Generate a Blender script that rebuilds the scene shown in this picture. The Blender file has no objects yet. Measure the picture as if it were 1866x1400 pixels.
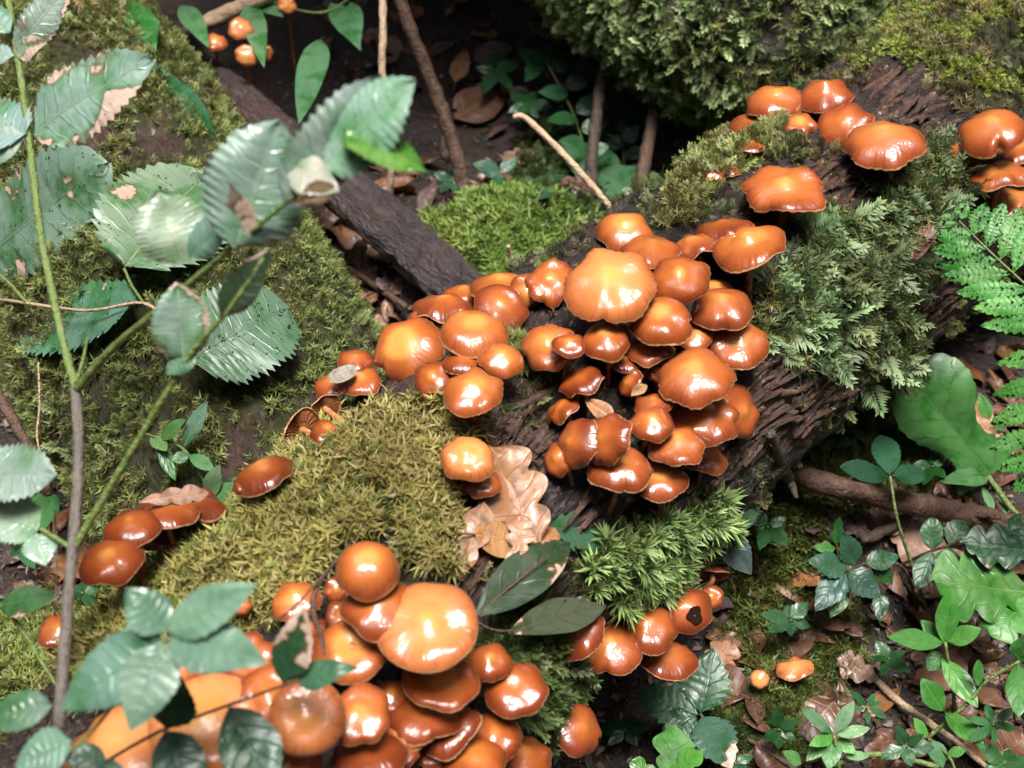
import bpy, math, random
import numpy as np
from mathutils import Vector, Matrix
from mathutils.bvhtree import BVHTree

random.seed(7)
RNG = np.random.default_rng(7)
SC = bpy.context.scene
COL = SC.collection

# ------------------------------------------------------------------ camera
PITCH = math.radians(43.0)          # looking down
TANH = 0.4245                       # tan of half the horizontal field of view
CAMH = 0.85
cam_d = bpy.data.cameras.new('camera')
cam_d.angle = 2 * math.atan(TANH)
cam_d.clip_start, cam_d.clip_end = 0.01, 500
cam_d.dof.use_dof = True
cam_d.dof.focus_distance = 0.86
cam_d.dof.aperture_fstop = 9.0
cam = bpy.data.objects.new('camera', cam_d)
cam.location = (0, 0, CAMH)
cam.rotation_euler = (math.pi / 2 - PITCH, 0, 0)
COL.objects.link(cam)
SC.camera = cam

# ------------------------------------------------------------------ light
SUN_EL, SUN_AZ = math.radians(82), math.radians(168)      # behind the camera, a little to the right
w = bpy.data.worlds.new('World')
SC.world = w
w.use_nodes = True
nt = w.node_tree
nt.nodes.clear()
sky = nt.nodes.new('ShaderNodeTexSky')
sky.sky_type = 'NISHITA'
sky.sun_disc = False
sky.sun_elevation = SUN_EL
sky.sun_rotation = SUN_AZ
sky.air_density = 1.0
sky.dust_density = 4.0
bg = nt.nodes.new('ShaderNodeBackground')
bg.inputs['Strength'].default_value = 0.05
wo = nt.nodes.new('ShaderNodeOutputWorld')
nt.links.new(sky.outputs[0], bg.inputs[0])
nt.links.new(bg.outputs[0], wo.inputs[0])
sun_d = bpy.data.lights.new('sun', 'SUN')
sun_d.energy = 1.5
sun_d.angle = math.radians(22)
sun_d.color = (1.0, 0.97, 0.94)
sun = bpy.data.objects.new('sun', sun_d)
sd = Vector((math.sin(SUN_AZ) * math.cos(SUN_EL), math.cos(SUN_AZ) * math.cos(SUN_EL), math.sin(SUN_EL)))
sun.rotation_euler = sd.to_track_quat('Z', 'Y').to_euler()
sun.location = (0, 0, 6)
COL.objects.link(sun)
SC.view_settings.view_transform = 'Standard'
SC.view_settings.look = 'None'
SC.view_settings.exposure = 2.45
SC.view_settings.gamma = 1.0
SC.view_settings.use_curve_mapping = False
SC.cycles.max_bounces = 6
SC.cycles.diffuse_bounces = 3
SC.cycles.glossy_bounces = 3
SC.cycles.transparent_max_bounces = 4
SC.cycles.caustics_reflective = False
SC.cycles.caustics_refractive = False

# ------------------------------------------------------------------ geometry of the view (used to survey positions)
FWD = np.array([0, math.cos(PITCH), -math.sin(PITCH)])
UPV = np.array([0, math.sin(PITCH), math.cos(PITCH)])
RGT = np.array([1.0, 0, 0])
CAM = np.array([0, 0, CAMH])
K = 2 * TANH / 1866.0               # metres per picture pixel at depth 1

def ray(px, py):
    return FWD + RGT * ((px - 933) * K) + UPV * ((700 - py) * K)

def P(px, py, d):                   # point at depth d
    return CAM + ray(px, py) * d

def Ph(px, py, z):                  # point at height z
    r = ray(px, py)
    return CAM + r * ((z - CAMH) / r[2])

def project(p):
    q = np.asarray(p) - CAM
    d = q @ FWD
    return np.stack([933 + (q @ RGT) / d / K, 700 - (q @ UPV) / d / K, d], -1)

def unit(v):
    v = np.asarray(v, float)
    return v / (np.linalg.norm(v, axis=-1, keepdims=True) + 1e-12)

# ------------------------------------------------------------------ noise
def _h(i, j, k, s):
    n = (i * 374761393 + j * 668265263 + k * 2147483647 + s * 1274126177) & 0xffffffff
    n = ((n ^ (n >> 13)) * 1274126177) & 0xffffffff
    n = ((n ^ (n >> 16)) * 2246822519) & 0xffffffff
    return ((n ^ (n >> 15)) & 0xffff) / 65535.0

def vnoise(p, s=0):
    p = np.asarray(p, float)
    f = np.floor(p)
    i = f.astype(np.int64)
    t = p - f
    t = t * t * (3 - 2 * t)
    r = 0
    for a in (0, 1):
        for b in (0, 1):
            for c in (0, 1):
                wgt = (t[..., 0] if a else 1 - t[..., 0]) * (t[..., 1] if b else 1 - t[..., 1]) * (t[..., 2] if c else 1 - t[..., 2])
                r = r + wgt * _h(i[..., 0] + a, i[..., 1] + b, i[..., 2] + c, s)
    return r

def fbm(p, o=4, s=0):
    p = np.asarray(p, float)
    r, a, tot = 0, 1.0, 0
    for k in range(o):
        r = r + a * vnoise(p * 2 ** k + 17.3 * k, s + k)
        tot += a
        a *= 0.5
    return r / tot

def inpoly(x, y, poly):
    x, y = np.asarray(x), np.asarray(y)
    r = np.zeros(x.shape, bool)
    n = len(poly)
    for i in range(n):
        x1, y1 = poly[i]
        x2, y2 = poly[(i + 1) % n]
        c = ((y1 > y) != (y2 > y)) & (x < (x2 - x1) * (y - y1) / (y2 - y1 + 1e-9) + x1)
        r ^= c
    return r

# ------------------------------------------------------------------ objects
def mesh_obj(name, verts, faces, mat, parent=None, smooth=True, uv=None, attrs=None, cols=None):
    me = bpy.data.meshes.new(name)
    verts = np.asarray(verts, np.float32)
    if isinstance(faces, np.ndarray) and faces.ndim == 2:
        nf, k = faces.shape
        me.vertices.add(len(verts))
        me.vertices.foreach_set('co', verts.ravel())
        me.loops.add(nf * k)
        me.loops.foreach_set('vertex_index', faces.astype(np.int32).ravel())
        me.polygons.add(nf)
        me.polygons.foreach_set('loop_start', np.arange(0, nf * k, k, dtype=np.int32))
        me.update(calc_edges=True)
    else:
        me.from_pydata([tuple(map(float, v)) for v in verts], [], [tuple(map(int, f)) for f in faces])
    if smooth:
        me.polygons.foreach_set('use_smooth', np.ones(len(me.polygons), bool))
    if uv is not None:              # uv per vertex
        l = me.uv_layers.new(name='UVMap')
        idx = np.empty(len(me.loops), np.int32)
        me.loops.foreach_get('vertex_index', idx)
        l.data.foreach_set('uv', np.asarray(uv, np.float32)[idx].ravel())
    for k_, v in (attrs or {}).items():
        a = me.attributes.new(k_, 'FLOAT', 'POINT')
        a.data.foreach_set('value', np.asarray(v, np.float32))
    for k_, v in (cols or {}).items():
        a = me.attributes.new(k_, 'FLOAT_COLOR', 'POINT')
        v = np.asarray(v, np.float32)
        a.data.foreach_set('color', np.concatenate([v, np.ones((len(v), 1), np.float32)], 1).ravel())
    if mat is not None:
        me.materials.append(mat)
    o = bpy.data.objects.new(name, me)
    COL.objects.link(o)
    if parent is not None:
        o.parent = parent
        o.matrix_parent_inverse = Matrix.Translation(-Vector(parent.location))
    return o

def empty(name, loc, label=None, cat=None, group=None):
    o = bpy.data.objects.new(name, None)
    o.location = tuple(map(float, loc))
    o.empty_display_size = 0.01
    COL.objects.link(o)
    if label:
        tag(o, label, cat, group)
    return o

def tag(o, label, cat=None, group=None, kind=None):
    if label: o['label'] = label
    if cat: o['category'] = cat
    if group: o['group'] = group
    if kind: o['kind'] = kind
    return o

def grid_faces(n, m, wrap=False, off=0):
    """n rows x m columns of vertices, quads between; wrap joins the columns"""
    i = np.arange(n - 1)[:, None]
    j = np.arange(m if wrap else m - 1)[None, :]
    j2 = (j + 1) % m
    return np.stack(np.broadcast_arrays(i * m + j, i * m + j2, (i + 1) * m + j2, (i + 1) * m + j), -1).reshape(-1, 4) + off

def catmull(pts, n):
    """smooth curve through rows of pts (any width), n samples"""
    p = np.asarray(pts, float)
    p = np.vstack([2 * p[0] - p[1], p, 2 * p[-1] - p[-2]])
    t = np.linspace(0, len(p) - 3 - 1e-6, n)
    i = t.astype(int)
    f = (t - i)[:, None]
    a, b, c, d = p[i], p[i + 1], p[i + 2], p[i + 3]
    return 0.5 * (2 * b + (c - a) * f + (2 * a - 5 * b + 4 * c - d) * f ** 2 + (3 * b - a - 3 * c + d) * f ** 3)

def frames(c):
    t = unit(np.gradient(c, axis=0))
    u = np.cross(np.array([0, 0, 1.0]), t)
    bad = np.linalg.norm(u, axis=1) < 1e-3
    u[bad] = np.cross(np.array([0, 1.0, 0]), t[bad])
    u = unit(u)
    v = np.cross(t, u)
    return t, u, v

def tube(pts, rads, nseg=10, n=None, rough=0.0, seed=0):
    """closed tapered tube: verts, faces (list), uv"""
    pr = np.column_stack([np.asarray(pts, float), np.asarray(rads, float)])
    n = n or max(6, len(pr) * 4)
    cr = catmull(pr, n)
    c, r = cr[:, :3], np.maximum(cr[:, 3], 1e-5)
    t, u, v = frames(c)
    th = np.linspace(0, 2 * np.pi, nseg, endpoint=False)
    ring = u[:, None] * np.cos(th)[None, :, None] + v[:, None] * np.sin(th)[None, :, None]
    rr = r[:, None] * np.ones_like(th)[None]
    if rough:
        q = c[:, None] + ring * r[:, None, None]
        rr = rr * (1 + rough * (vnoise(q.reshape(-1, 3) / (r.mean() * 1.2), seed).reshape(rr.shape) - 0.5) * 2)
    vs = (c[:, None] + ring * rr[..., None]).reshape(-1, 3)
    f = [tuple(x) for x in grid_faces(n, nseg, True)]
    f.append(tuple(range(nseg - 1, -1, -1)))
    f.append(tuple(range((n - 1) * nseg, n * nseg)))
    L = np.concatenate([[0], np.cumsum(np.linalg.norm(np.diff(c, axis=0), axis=1))])
    uv = np.stack(np.broadcast_arrays(L[:, None], th[None] / (2 * np.pi)), -1).reshape(-1, 2)
    return vs, f, uv
# ------------------------------------------------------------------ materials
class NT:
    def __init__(s, name):
        s.m = bpy.data.materials.new(name)
        s.m.use_nodes = True
        s.t = s.m.node_tree
        s.b = s.t.nodes['Principled BSDF']
    def n(s, typ, **kw):
        x = s.t.nodes.new('ShaderNode' + typ)
        for k, v in kw.items():
            setattr(x, k, v)
        return x
    def put(s, sock, v):
        if isinstance(v, bpy.types.NodeSocket):
            s.t.links.new(v, sock)
        elif v is not None:
            if hasattr(sock, 'default_value'):
                if sock.type == 'RGBA' and len(v) == 3:
                    v = (*v, 1)
                sock.default_value = v
    def set(s, **kw):
        for k, v in kw.items():
            s.put(s.b.inputs[k.replace('_', ' ')], v)
    def math(s, op, a, b=None, c=None, clamp=False):
        x = s.n('Math', operation=op, use_clamp=clamp)
        for i, v in enumerate((a, b, c)):
            if v is not None: s.put(x.inputs[i], v)
        return x.outputs[0]
    def mix(s, f, a, b, mode='MIX'):
        x = s.n('Mix', data_type='RGBA', blend_type=mode)
        s.put(x.inputs[0], f); s.put(x.inputs[6], a); s.put(x.inputs[7], b)
        return x.outputs[2]
    def ramp(s, f, stops):
        x = s.n('ValToRGB')
        e = x.color_ramp.elements
        while len(e) < len(stops): e.new(0.5)
        for i, (p, c) in enumerate(stops):
            e[i].position = p
            e[i].color = (*c, 1) if len(c) == 3 else c
        s.put(x.inputs[0], f)
        return x.outputs[0]
    def rng(s, f, a, b, c=0.0, d=1.0):
        x = s.n('MapRange')
        x.clamp = True
        s.put(x.inputs[0], f)
        for i, v in enumerate((a, b, c, d)): s.put(x.inputs[i + 1], v)
        return x.outputs[0]
    def coord(s, which='Object'):
        return s.n('TexCoord').outputs[which]
    def noise(s, vec, scale, detail=4, rough=0.55, dim='3D', out=0):
        x = s.n('TexNoise', noise_dimensions=dim)
        s.put(x.inputs['Vector'], vec)
        x.inputs['Scale'].default_value = scale
        x.inputs['Detail'].default_value = detail
        x.inputs['Roughness'].default_value = rough
        return x.outputs[out]
    def vmul(s, vec, v):
        x = s.n('VectorMath', operation='MULTIPLY')
        s.put(x.inputs[0], vec); x.inputs[1].default_value = v
        return x.outputs[0]
    def vadd(s, a, b):
        x = s.n('VectorMath', operation='ADD')
        s.put(x.inputs[0], a); s.put(x.inputs[1], b)
        return x.outputs[0]
    def bump(s, h, strength, dist, nrm=None):
        x = s.n('Bump')
        s.put(x.inputs['Height'], h)
        x.inputs['Strength'].default_value = strength
        x.inputs['Distance'].default_value = dist
        if nrm is not None: s.put(x.inputs['Normal'], nrm)
        return x.outputs[0]
    def attr(s, name, out='Fac'):
        return s.n('Attribute', attribute_name=name).outputs[out]
    def sep(s, c):
        x = s.n('SeparateColor')
        s.put(x.inputs[0], c)
        return x.outputs

def mat_cap():
    """wet mushroom cap; object colour R: tone dark..pale, G: pale centre, B: pale rim"""
    t = NT('mushroom_cap')
    oi = t.n('ObjectInfo')
    R, G, B = t.sep(oi.outputs['Color'])[:3]
    uvx = t.n('SeparateXYZ')
    t.put(uvx.inputs[0], t.coord('UV'))
    ang, rad = uvx.outputs[0], uvx.outputs[1]
    ob = t.vadd(t.coord('Object'), t.vmul(oi.outputs['Location'], (7, 7, 7)))
    n1 = t.noise(ob, 45, 3)
    n2 = t.noise(ob, 160, 3)
    r2 = t.math('ADD', rad, t.math('MULTIPLY', t.math('SUBTRACT', n1, 0.5), 0.7))
    r2 = t.math('ADD', r2, t.math('MULTIPLY', t.math('SUBTRACT', oi.outputs['Random'], 0.5), 0.45))
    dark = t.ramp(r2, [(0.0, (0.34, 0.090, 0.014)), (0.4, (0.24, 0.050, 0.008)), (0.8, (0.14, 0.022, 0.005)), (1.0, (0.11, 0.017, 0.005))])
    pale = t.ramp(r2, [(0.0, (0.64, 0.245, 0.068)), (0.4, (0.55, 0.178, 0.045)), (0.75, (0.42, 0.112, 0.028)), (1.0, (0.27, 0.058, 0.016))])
    c = t.mix(R, dark, pale)  # low tone: dark caps, and shade painted onto caps lying in shadow
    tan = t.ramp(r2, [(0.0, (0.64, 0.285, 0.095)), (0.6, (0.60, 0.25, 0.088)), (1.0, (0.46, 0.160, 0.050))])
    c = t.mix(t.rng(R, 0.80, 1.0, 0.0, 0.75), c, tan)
    # warm spot on the boss
    spot = t.math('MULTIPLY', t.rng(r2, 0.08, 0.34, 1.0, 0.0), G)
    c = t.mix(t.math('MULTIPLY', spot, 0.8), c, (0.68, 0.30, 0.070))
    # radial streaks towards the margin
    u = t.n('CombineXYZ')
    t.put(u.inputs[0], t.math('MULTIPLY', ang, 46.0))
    t.put(u.inputs[1], t.math('MULTIPLY', rad, 1.2))
    t.put(u.inputs[2], t.math('MULTIPLY', oi.outputs['Random'], 40.0))
    st = t.noise(u.outputs[0], 1.0, 2)
    sm = t.rng(rad, 0.5, 0.95)
    c = t.mix(t.math('MULTIPLY', t.rng(st, 0.5, 0.75), t.math('MULTIPLY', sm, 0.75)), c, (0.14, 0.032, 0.008))
    # blotches and soil specks
    c = t.mix(t.math('MULTIPLY', t.rng(n2, 0.55, 0.8), 0.25), c, (0.20, 0.055, 0.014))
    sp = t.noise(ob, 900, 1)
    c = t.mix(t.rng(sp, 0.76, 0.79), c, (0.05, 0.02, 0.01))
    # pale thin rim
    rim = t.math('MULTIPLY', t.rng(t.math('ADD', rad, t.math('MULTIPLY', t.math('SUBTRACT', st, 0.5), 0.05)), 0.965, 0.99), B)
    c = t.mix(rim, c, (0.72, 0.48, 0.28))
    h = t.math('ADD', t.math('MULTIPLY', st, t.math('MULTIPLY', sm, 1.0)), t.math('MULTIPLY', n2, 0.35))
    nrm = t.bump(h, 0.55, 0.0012)
    rough = t.rng(t.noise(ob, 90, 3), 0.35, 0.7, 0.28, 0.45)
    t.set(Base_Color=c, Roughness=rough, Normal=nrm, Subsurface_Weight=0.08, Subsurface_Scale=0.006,
          Coat_Weight=t.rng(t.math('ADD', t.math('FRACT', t.math('MULTIPLY', oi.outputs['Random'], 7.31)), t.math('SUBTRACT', n1, 0.5)), 0.1, 0.7, 0.35, 1.0), Coat_Roughness=t.rng(t.noise(ob, 130, 3), 0.4, 0.65, 0.035, 0.16), Specular_IOR_Level=0.35)
    t.b.inputs['Subsurface Radius'].default_value = (1.0, 0.35, 0.1)
    t.put(t.b.inputs['Coat Normal'], t.bump(t.math('ADD', n2, t.math('MULTIPLY', st, t.math('MULTIPLY', sm, 0.8))), 0.6, 0.0014))
    return t.m

def mat_gills():
    t = NT('mushroom_gills')
    oi = t.n('ObjectInfo')
    R = t.sep(oi.outputs['Color'])[0]
    n = t.noise(t.coord('Object'), 120, 3)
    c = t.mix(R, (0.22, 0.065, 0.02), (0.42, 0.17, 0.06))
    c = t.mix(n, c, (0.15, 0.045, 0.015))
    t.set(Base_Color=c, Roughness=0.6)
    return t.m

def mat_stem():
    t = NT('mushroom_stem')
    uvx = t.n('SeparateXYZ')
    t.put(uvx.inputs[0], t.coord('UV'))
    n = t.noise(t.vmul(t.coord('Object'), (1, 1, 0.3)), 400, 3)
    c = t.ramp(uvx.outputs[0], [(0.0, (0.40, 0.16, 0.055)), (0.4, (0.28, 0.085, 0.028)), (1.0, (0.07, 0.025, 0.012))])
    c = t.mix(t.rng(n, 0.5, 0.75), c, (0.55, 0.32, 0.16))
    t.set(Base_Color=c, Roughness=0.45, Normal=t.bump(n, 0.4, 0.001))
    return t.m

def mat_bark(name='wet_bark', a=(0.008, 0.006, 0.006), b=(0.046, 0.027, 0.023), pale=(0.30, 0.22, 0.15), pale_amt=1.0, moss=(0.045, 0.045, 0.012)):
    t = NT(name)
    uv = t.vadd(t.coord('UV'), t.vmul(t.noise(t.coord('Object'), 25, 3, out=1), (0.02, 0.02, 0)))   # metres along, metres round
    fib = t.noise(t.vmul(uv, (45, 150, 1)), 1.0, 6, 0.65)
    fib2 = t.noise(t.vmul(uv, (130, 380, 1)), 1.0, 4, 0.6)
    big = t.noise(t.coord('Object'), 14, 4)
    c = t.mix(t.rng(t.math('ADD', t.math('MULTIPLY', fib, 0.7), t.math('MULTIPLY', big, 0.3)), 0.36, 0.66), a, b)
    c = t.mix(t.math('MULTIPLY', t.rng(big, 0.52, 0.72), 0.5), c, (0.075, 0.028, 0.018))
    sp = t.math('MULTIPLY', t.rng(fib2, 0.60, 0.66), t.rng(t.noise(t.coord('Object'), 34, 3), 0.45, 0.56))
    c = t.mix(t.math('MULTIPLY', sp, pale_amt), c, pale)
    mo = t.attr('moss')
    n = t.noise(t.coord('Object'), 220, 4)
    c = t.mix(mo, c, t.mix(t.rng(n, 0.35, 0.7), tuple(x * 0.45 for x in moss), moss))
    h = t.math('ADD', t.math('MULTIPLY', fib, 1.0), t.math('MULTIPLY', fib2, 0.45))
    t.set(Base_Color=c, Roughness=t.rng(t.noise(t.coord('Object'), 60, 3), 0.35, 0.7, 0.30, 0.62), Normal=t.bump(h, 1.0, 0.010), Specular_IOR_Level=0.5)
    return t.m

def mat_moss():
    """tint attribute carries the colour of each shoot"""
    t = NT('moss_shoots')
    c = t.attr('tint', 'Color')
    t.set(Base_Color=c, Roughness=0.5, Specular_IOR_Level=0.4)
    tr = t.n('BsdfTranslucent')
    t.put(tr.inputs[0], c)
    mx = t.n('MixShader')
    mx.inputs[0].default_value = 0.22
    t.t.links.new(t.b.outputs[0], mx.inputs[1])
    t.t.links.new(tr.outputs[0], mx.inputs[2])
    t.t.links.new(mx.outputs[0], t.t.nodes['Material Output'].inputs[0])
    return t.m

def mat_leaf(name='green_leaf', nv=8.0, sl=0.9, dead=False, gloss=1.0, spec=0.8):
    """object colour RGB: leaf colour, alpha: damage; UV x along 0..1, y across -1..1"""
    t = NT(name)
    oi = t.n('ObjectInfo')
    base = oi.outputs['Color']
    uvx = t.n('SeparateXYZ')
    t.put(uvx.inputs[0], t.coord('UV'))
    s, v = uvx.outputs[0], t.math('SUBTRACT', t.math('MULTIPLY', uvx.outputs[1], 2.0), 1.0)
    av = t.math('ABSOLUTE', v)
    wob = t.math('MULTIPLY', t.math('SUBTRACT', t.noise(t.coord('Object'), 60, 2), 0.5), 0.7)
    ph = t.math('FRACT', t.math('ADD', wob, t.math('SUBTRACT', t.math('MULTIPLY', s, nv), t.math('MULTIPLY', av, sl))))
    d = t.math('ABSOLUTE', t.math('SUBTRACT', ph, 0.5))
    side = t.rng(d, 0.40, 0.49)              # side veins
    mid = t.rng(av, 0.03, 0.09, 1.0, 0.0)
    vein = t.math('MAXIMUM', mid, t.math('MULTIPLY', side, t.rng(av, 0.75, 1.0, 0.8, 0.2)))
    ob = t.vadd(t.coord('Object'), t.vmul(oi.outputs['Location'], (9, 9, 9)))
    n1 = t.noise(ob, 28, 4)
    n2 = t.noise(ob, 110, 4)
    n3 = t.noise(ob, 420, 2)
    if dead:
        c = t.mix(t.rng(n1, 0.3, 0.7), base, t.mix(1.0, base, (0.62, 0.50, 0.40), 'MULTIPLY'))
        c = t.mix(t.math('MULTIPLY', t.rng(n2, 0.50, 0.70), 0.75), c, (0.075, 0.034, 0.017))
        c = t.mix(t.math('MULTIPLY', vein, 0.45), c, (0.24, 0.12, 0.05))
        dm = t.math('MULTIPLY', oi.outputs['Alpha'], t.rng(n3, 0.62, 0.72))
        c = t.mix(dm, c, (0.03, 0.018, 0.012))
        rough = t.rng(n2, 0.3, 0.7, 0.28, 0.6)
    else:
        c = t.mix(t.rng(n1, 0.48, 0.60), base, t.mix(1.0, base, (0.38, 0.66, 0.36), 'MULTIPLY'))  # pale against saturated patches imitate broken sky glare on wet leaf
        c = t.mix(t.math('MULTIPLY', t.rng(n2, 0.5, 0.75), 0.35), c, t.mix(1.0, base, (1.5, 1.35, 1.2), 'MULTIPLY'))
        c = t.mix(t.math('MULTIPLY', vein, 0.4), c, t.mix(1.0, base, (0.55, 0.6, 0.45), 'MULTIPLY'))
        al = oi.outputs['Alpha']
        e = t.math('ADD', n1, t.math('MULTIPLY', t.math('SUBTRACT', av, 0.5), 0.10))
        thr = t.math('SUBTRACT', 0.78, t.math('MULTIPLY', al, 0.30))
        dm = t.rng(t.math('SUBTRACT', e, thr), 0.0, 0.02)
        ring = t.rng(t.math('SUBTRACT', e, thr), -0.035, 0.0)
        c = t.mix(t.math('MULTIPLY', ring, 0.7), c, (0.10, 0.055, 0.025))
        c = t.mix(dm, c, t.mix(n2, (0.55, 0.44, 0.37), (0.32, 0.21, 0.15)))
        sp = t.math('MULTIPLY', t.rng(n3, 0.70, 0.73), t.rng(al, 0.0, 0.4, 0.25, 1.0))
        c = t.mix(sp, c, (0.045, 0.022, 0.012))
        rough = t.rng(t.noise(ob, 60, 4), 0.38, 0.60, 0.20 / gloss, 0.44)
    h = t.math('ADD', t.math('MULTIPLY', t.math('SUBTRACT', 1.0, vein), 1.0), t.math('MULTIPLY', n2, 0.9))
    t.set(Base_Color=c, Roughness=rough, Normal=t.bump(h, 0.42, 0.0010), Specular_IOR_Level=0.5 if dead else spec)
    tr = t.n('BsdfTranslucent')
    t.put(tr.inputs[0], c)
    mx = t.n('MixShader')
    mx.inputs[0].default_value = 0.06 if dead else 0.15
    t.t.links.new(t.b.outputs[0], mx.inputs[1])
    t.t.links.new(tr.outputs[0], mx.inputs[2])
    t.t.links.new(mx.outputs[0], t.t.nodes['Material Output'].inputs[0])
    return t.m

def mat_twig(name, a, b, rough=0.6):
    t = NT(name)
    uv = t.coord('UV')
    n = t.noise(t.vmul(t.coord('Object'), (1, 1, 1)), 130, 4)
    n2 = t.noise(t.vmul(uv, (40, 8, 1)), 1.0, 4)
    c = t.mix(t.rng(t.math('ADD', t.math('MULTIPLY', n, 0.5), t.math('MULTIPLY', n2, 0.5)), 0.35, 0.65), a, b)
    t.set(Base_Color=c, Roughness=rough, Normal=t.bump(t.math('ADD', n, t.math('MULTIPLY', t.noise(t.coord('Object'), 420, 4), 0.6)), 0.9, 0.004))
    return t.m

def mat_soil():
    t = NT('soil')
    ob = t.coord('Object')
    n = t.noise(ob, 30, 6)
    n2 = t.noise(ob, 220, 4)
    c = t.mix(t.rng(n, 0.35, 0.68), (0.009, 0.006, 0.005), (0.028, 0.017, 0.012))
    c = t.mix(t.math('MULTIPLY', t.rng(n2, 0.58, 0.72), 0.5), c, (0.08, 0.046, 0.030))
    t.set(Base_Color=c, Roughness=t.rng(n2, 0.3, 0.7, 0.45, 0.8), Normal=t.bump(t.math('ADD', n, t.math('MULTIPLY', n2, 0.4)), 0.9, 0.012))
    return t.m

def mat_plain(name, c, rough=0.5, **kw):
    t = NT(name)
    t.set(Base_Color=c, Roughness=rough, **kw)
    return t.m

M = dict(cap=mat_cap(), gills=mat_gills(), stem=mat_stem(), moss=mat_moss(), soil=mat_soil(),
         bark=mat_bark(), bark_left=mat_bark('mossy_log_bark', (0.028, 0.018, 0.013), (0.075, 0.046, 0.032), pale_amt=0.3),
         bark_dark=mat_bark('dark_branch_bark', (0.022, 0.016, 0.016), (0.070, 0.048, 0.046), (0.14, 0.10, 0.09), 0.6),
         leaf=mat_leaf(), leaf_fine=mat_leaf('fine_veined_leaf', 11.0, 1.2, gloss=.7, spec=.5), leaf_smooth=mat_leaf('smooth_leaf', 5.0, 1.4, gloss=0.62, spec=0.45),
         leaf_wet=mat_leaf('wet_leaf', 5.0, 1.2, gloss=2.2),
         dead=mat_leaf('dead_leaf', 6.0, 0.8, dead=True),
         stem_green=mat_twig('green_stalk', (0.10, 0.17, 0.035), (0.16, 0.20, 0.06), 0.45),
         stem_grey=mat_twig('grey_brown_stalk', (0.085, 0.075, 0.060), (0.15, 0.125, 0.105), 0.55),
         twig=mat_twig('brown_twig', (0.040, 0.022, 0.014), (0.13, 0.070, 0.042), 0.65),
         straw=mat_twig('straw_stalk', (0.36, 0.25, 0.15), (0.52, 0.38, 0.25), 0.6),
         twig_dark=mat_twig('dark_twig', (0.030, 0.020, 0.014), (0.085, 0.058, 0.038), 0.6))
# ------------------------------------------------------------------ ground
def bump2(x, y, c, h, s):
    return h * np.exp(-((x - c[0]) ** 2 + (y - c[1]) ** 2) / (2 * s * s))

MOUNDS = [(Ph(900, 470, 0.05), 0.085, 0.085), (Ph(1500, 880, 0.03), 0.055, 0.07), (Ph(60, 1290, 0.12), 0.13, 0.09),
          (Ph(1420, 1010, 0.0), 0.04, 0.06), (Ph(1390, 1320, 0.0), 0.03, 0.04), (Ph(1060, 400, 0.03), 0.05, 0.09)]

def gz(x, y):
    x, y = np.asarray(x, float), np.asarray(y, float)
    p = np.stack([x * 3.1, y * 3.1, 0 * x], -1)
    z = 0.07 * (fbm(p, 3, 5) - 0.5) + 0.018 * (fbm(p * 7, 3, 9) - 0.5)
    for c, h, s in MOUNDS:
        z = z + bump2(x, y, c, h, s)
    t = np.clip((y - 1.95) / 1.6, 0, 1)
    z = z + 1.3 * t * t * (3 - 2 * t) * (0.75 + 0.5 * fbm(p * 0.6, 3, 3))  # rising bank out of view, added to block sky from the back
    far = np.clip((np.hypot(x, y) - 8) / 20, 0, 1)
    return z * (1 - 0.6 * far)

def axis_coords(lo, hi, near_lo, near_hi, n, m):
    a = np.linspace(near_lo, near_hi, n)
    k = np.linspace(0, 1, m + 1)[1:] ** 3
    return np.concatenate([near_lo - (near_lo - lo) * k[::-1], a, near_hi + (hi - near_hi) * k])

gx = axis_coords(-120, 120, -1.5, 1.5, 300, 24)
gy = axis_coords(-120, 120, -0.3, 2.6, 300, 24)
GX, GY = np.meshgrid(gx, gy)
GZ = gz(GX, GY)
gv = np.stack([GX, GY, GZ], -1).reshape(-1, 3)
gf = grid_faces(len(gy), len(gx))
ground = mesh_obj('ground', gv, gf, M['soil'])
tag(ground, 'dark wet forest soil under the log', None, None, 'structure')
GBVH = BVHTree.FromPolygons([tuple(v) for v in gv.tolist()], gf.tolist())

def ground_pt(px, py):
    h = GBVH.ray_cast(Vector(CAM), Vector(ray(px, py)).normalized())
    return np.array(h[0]) if h[0] is not None else Ph(px, py, 0)

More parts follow.
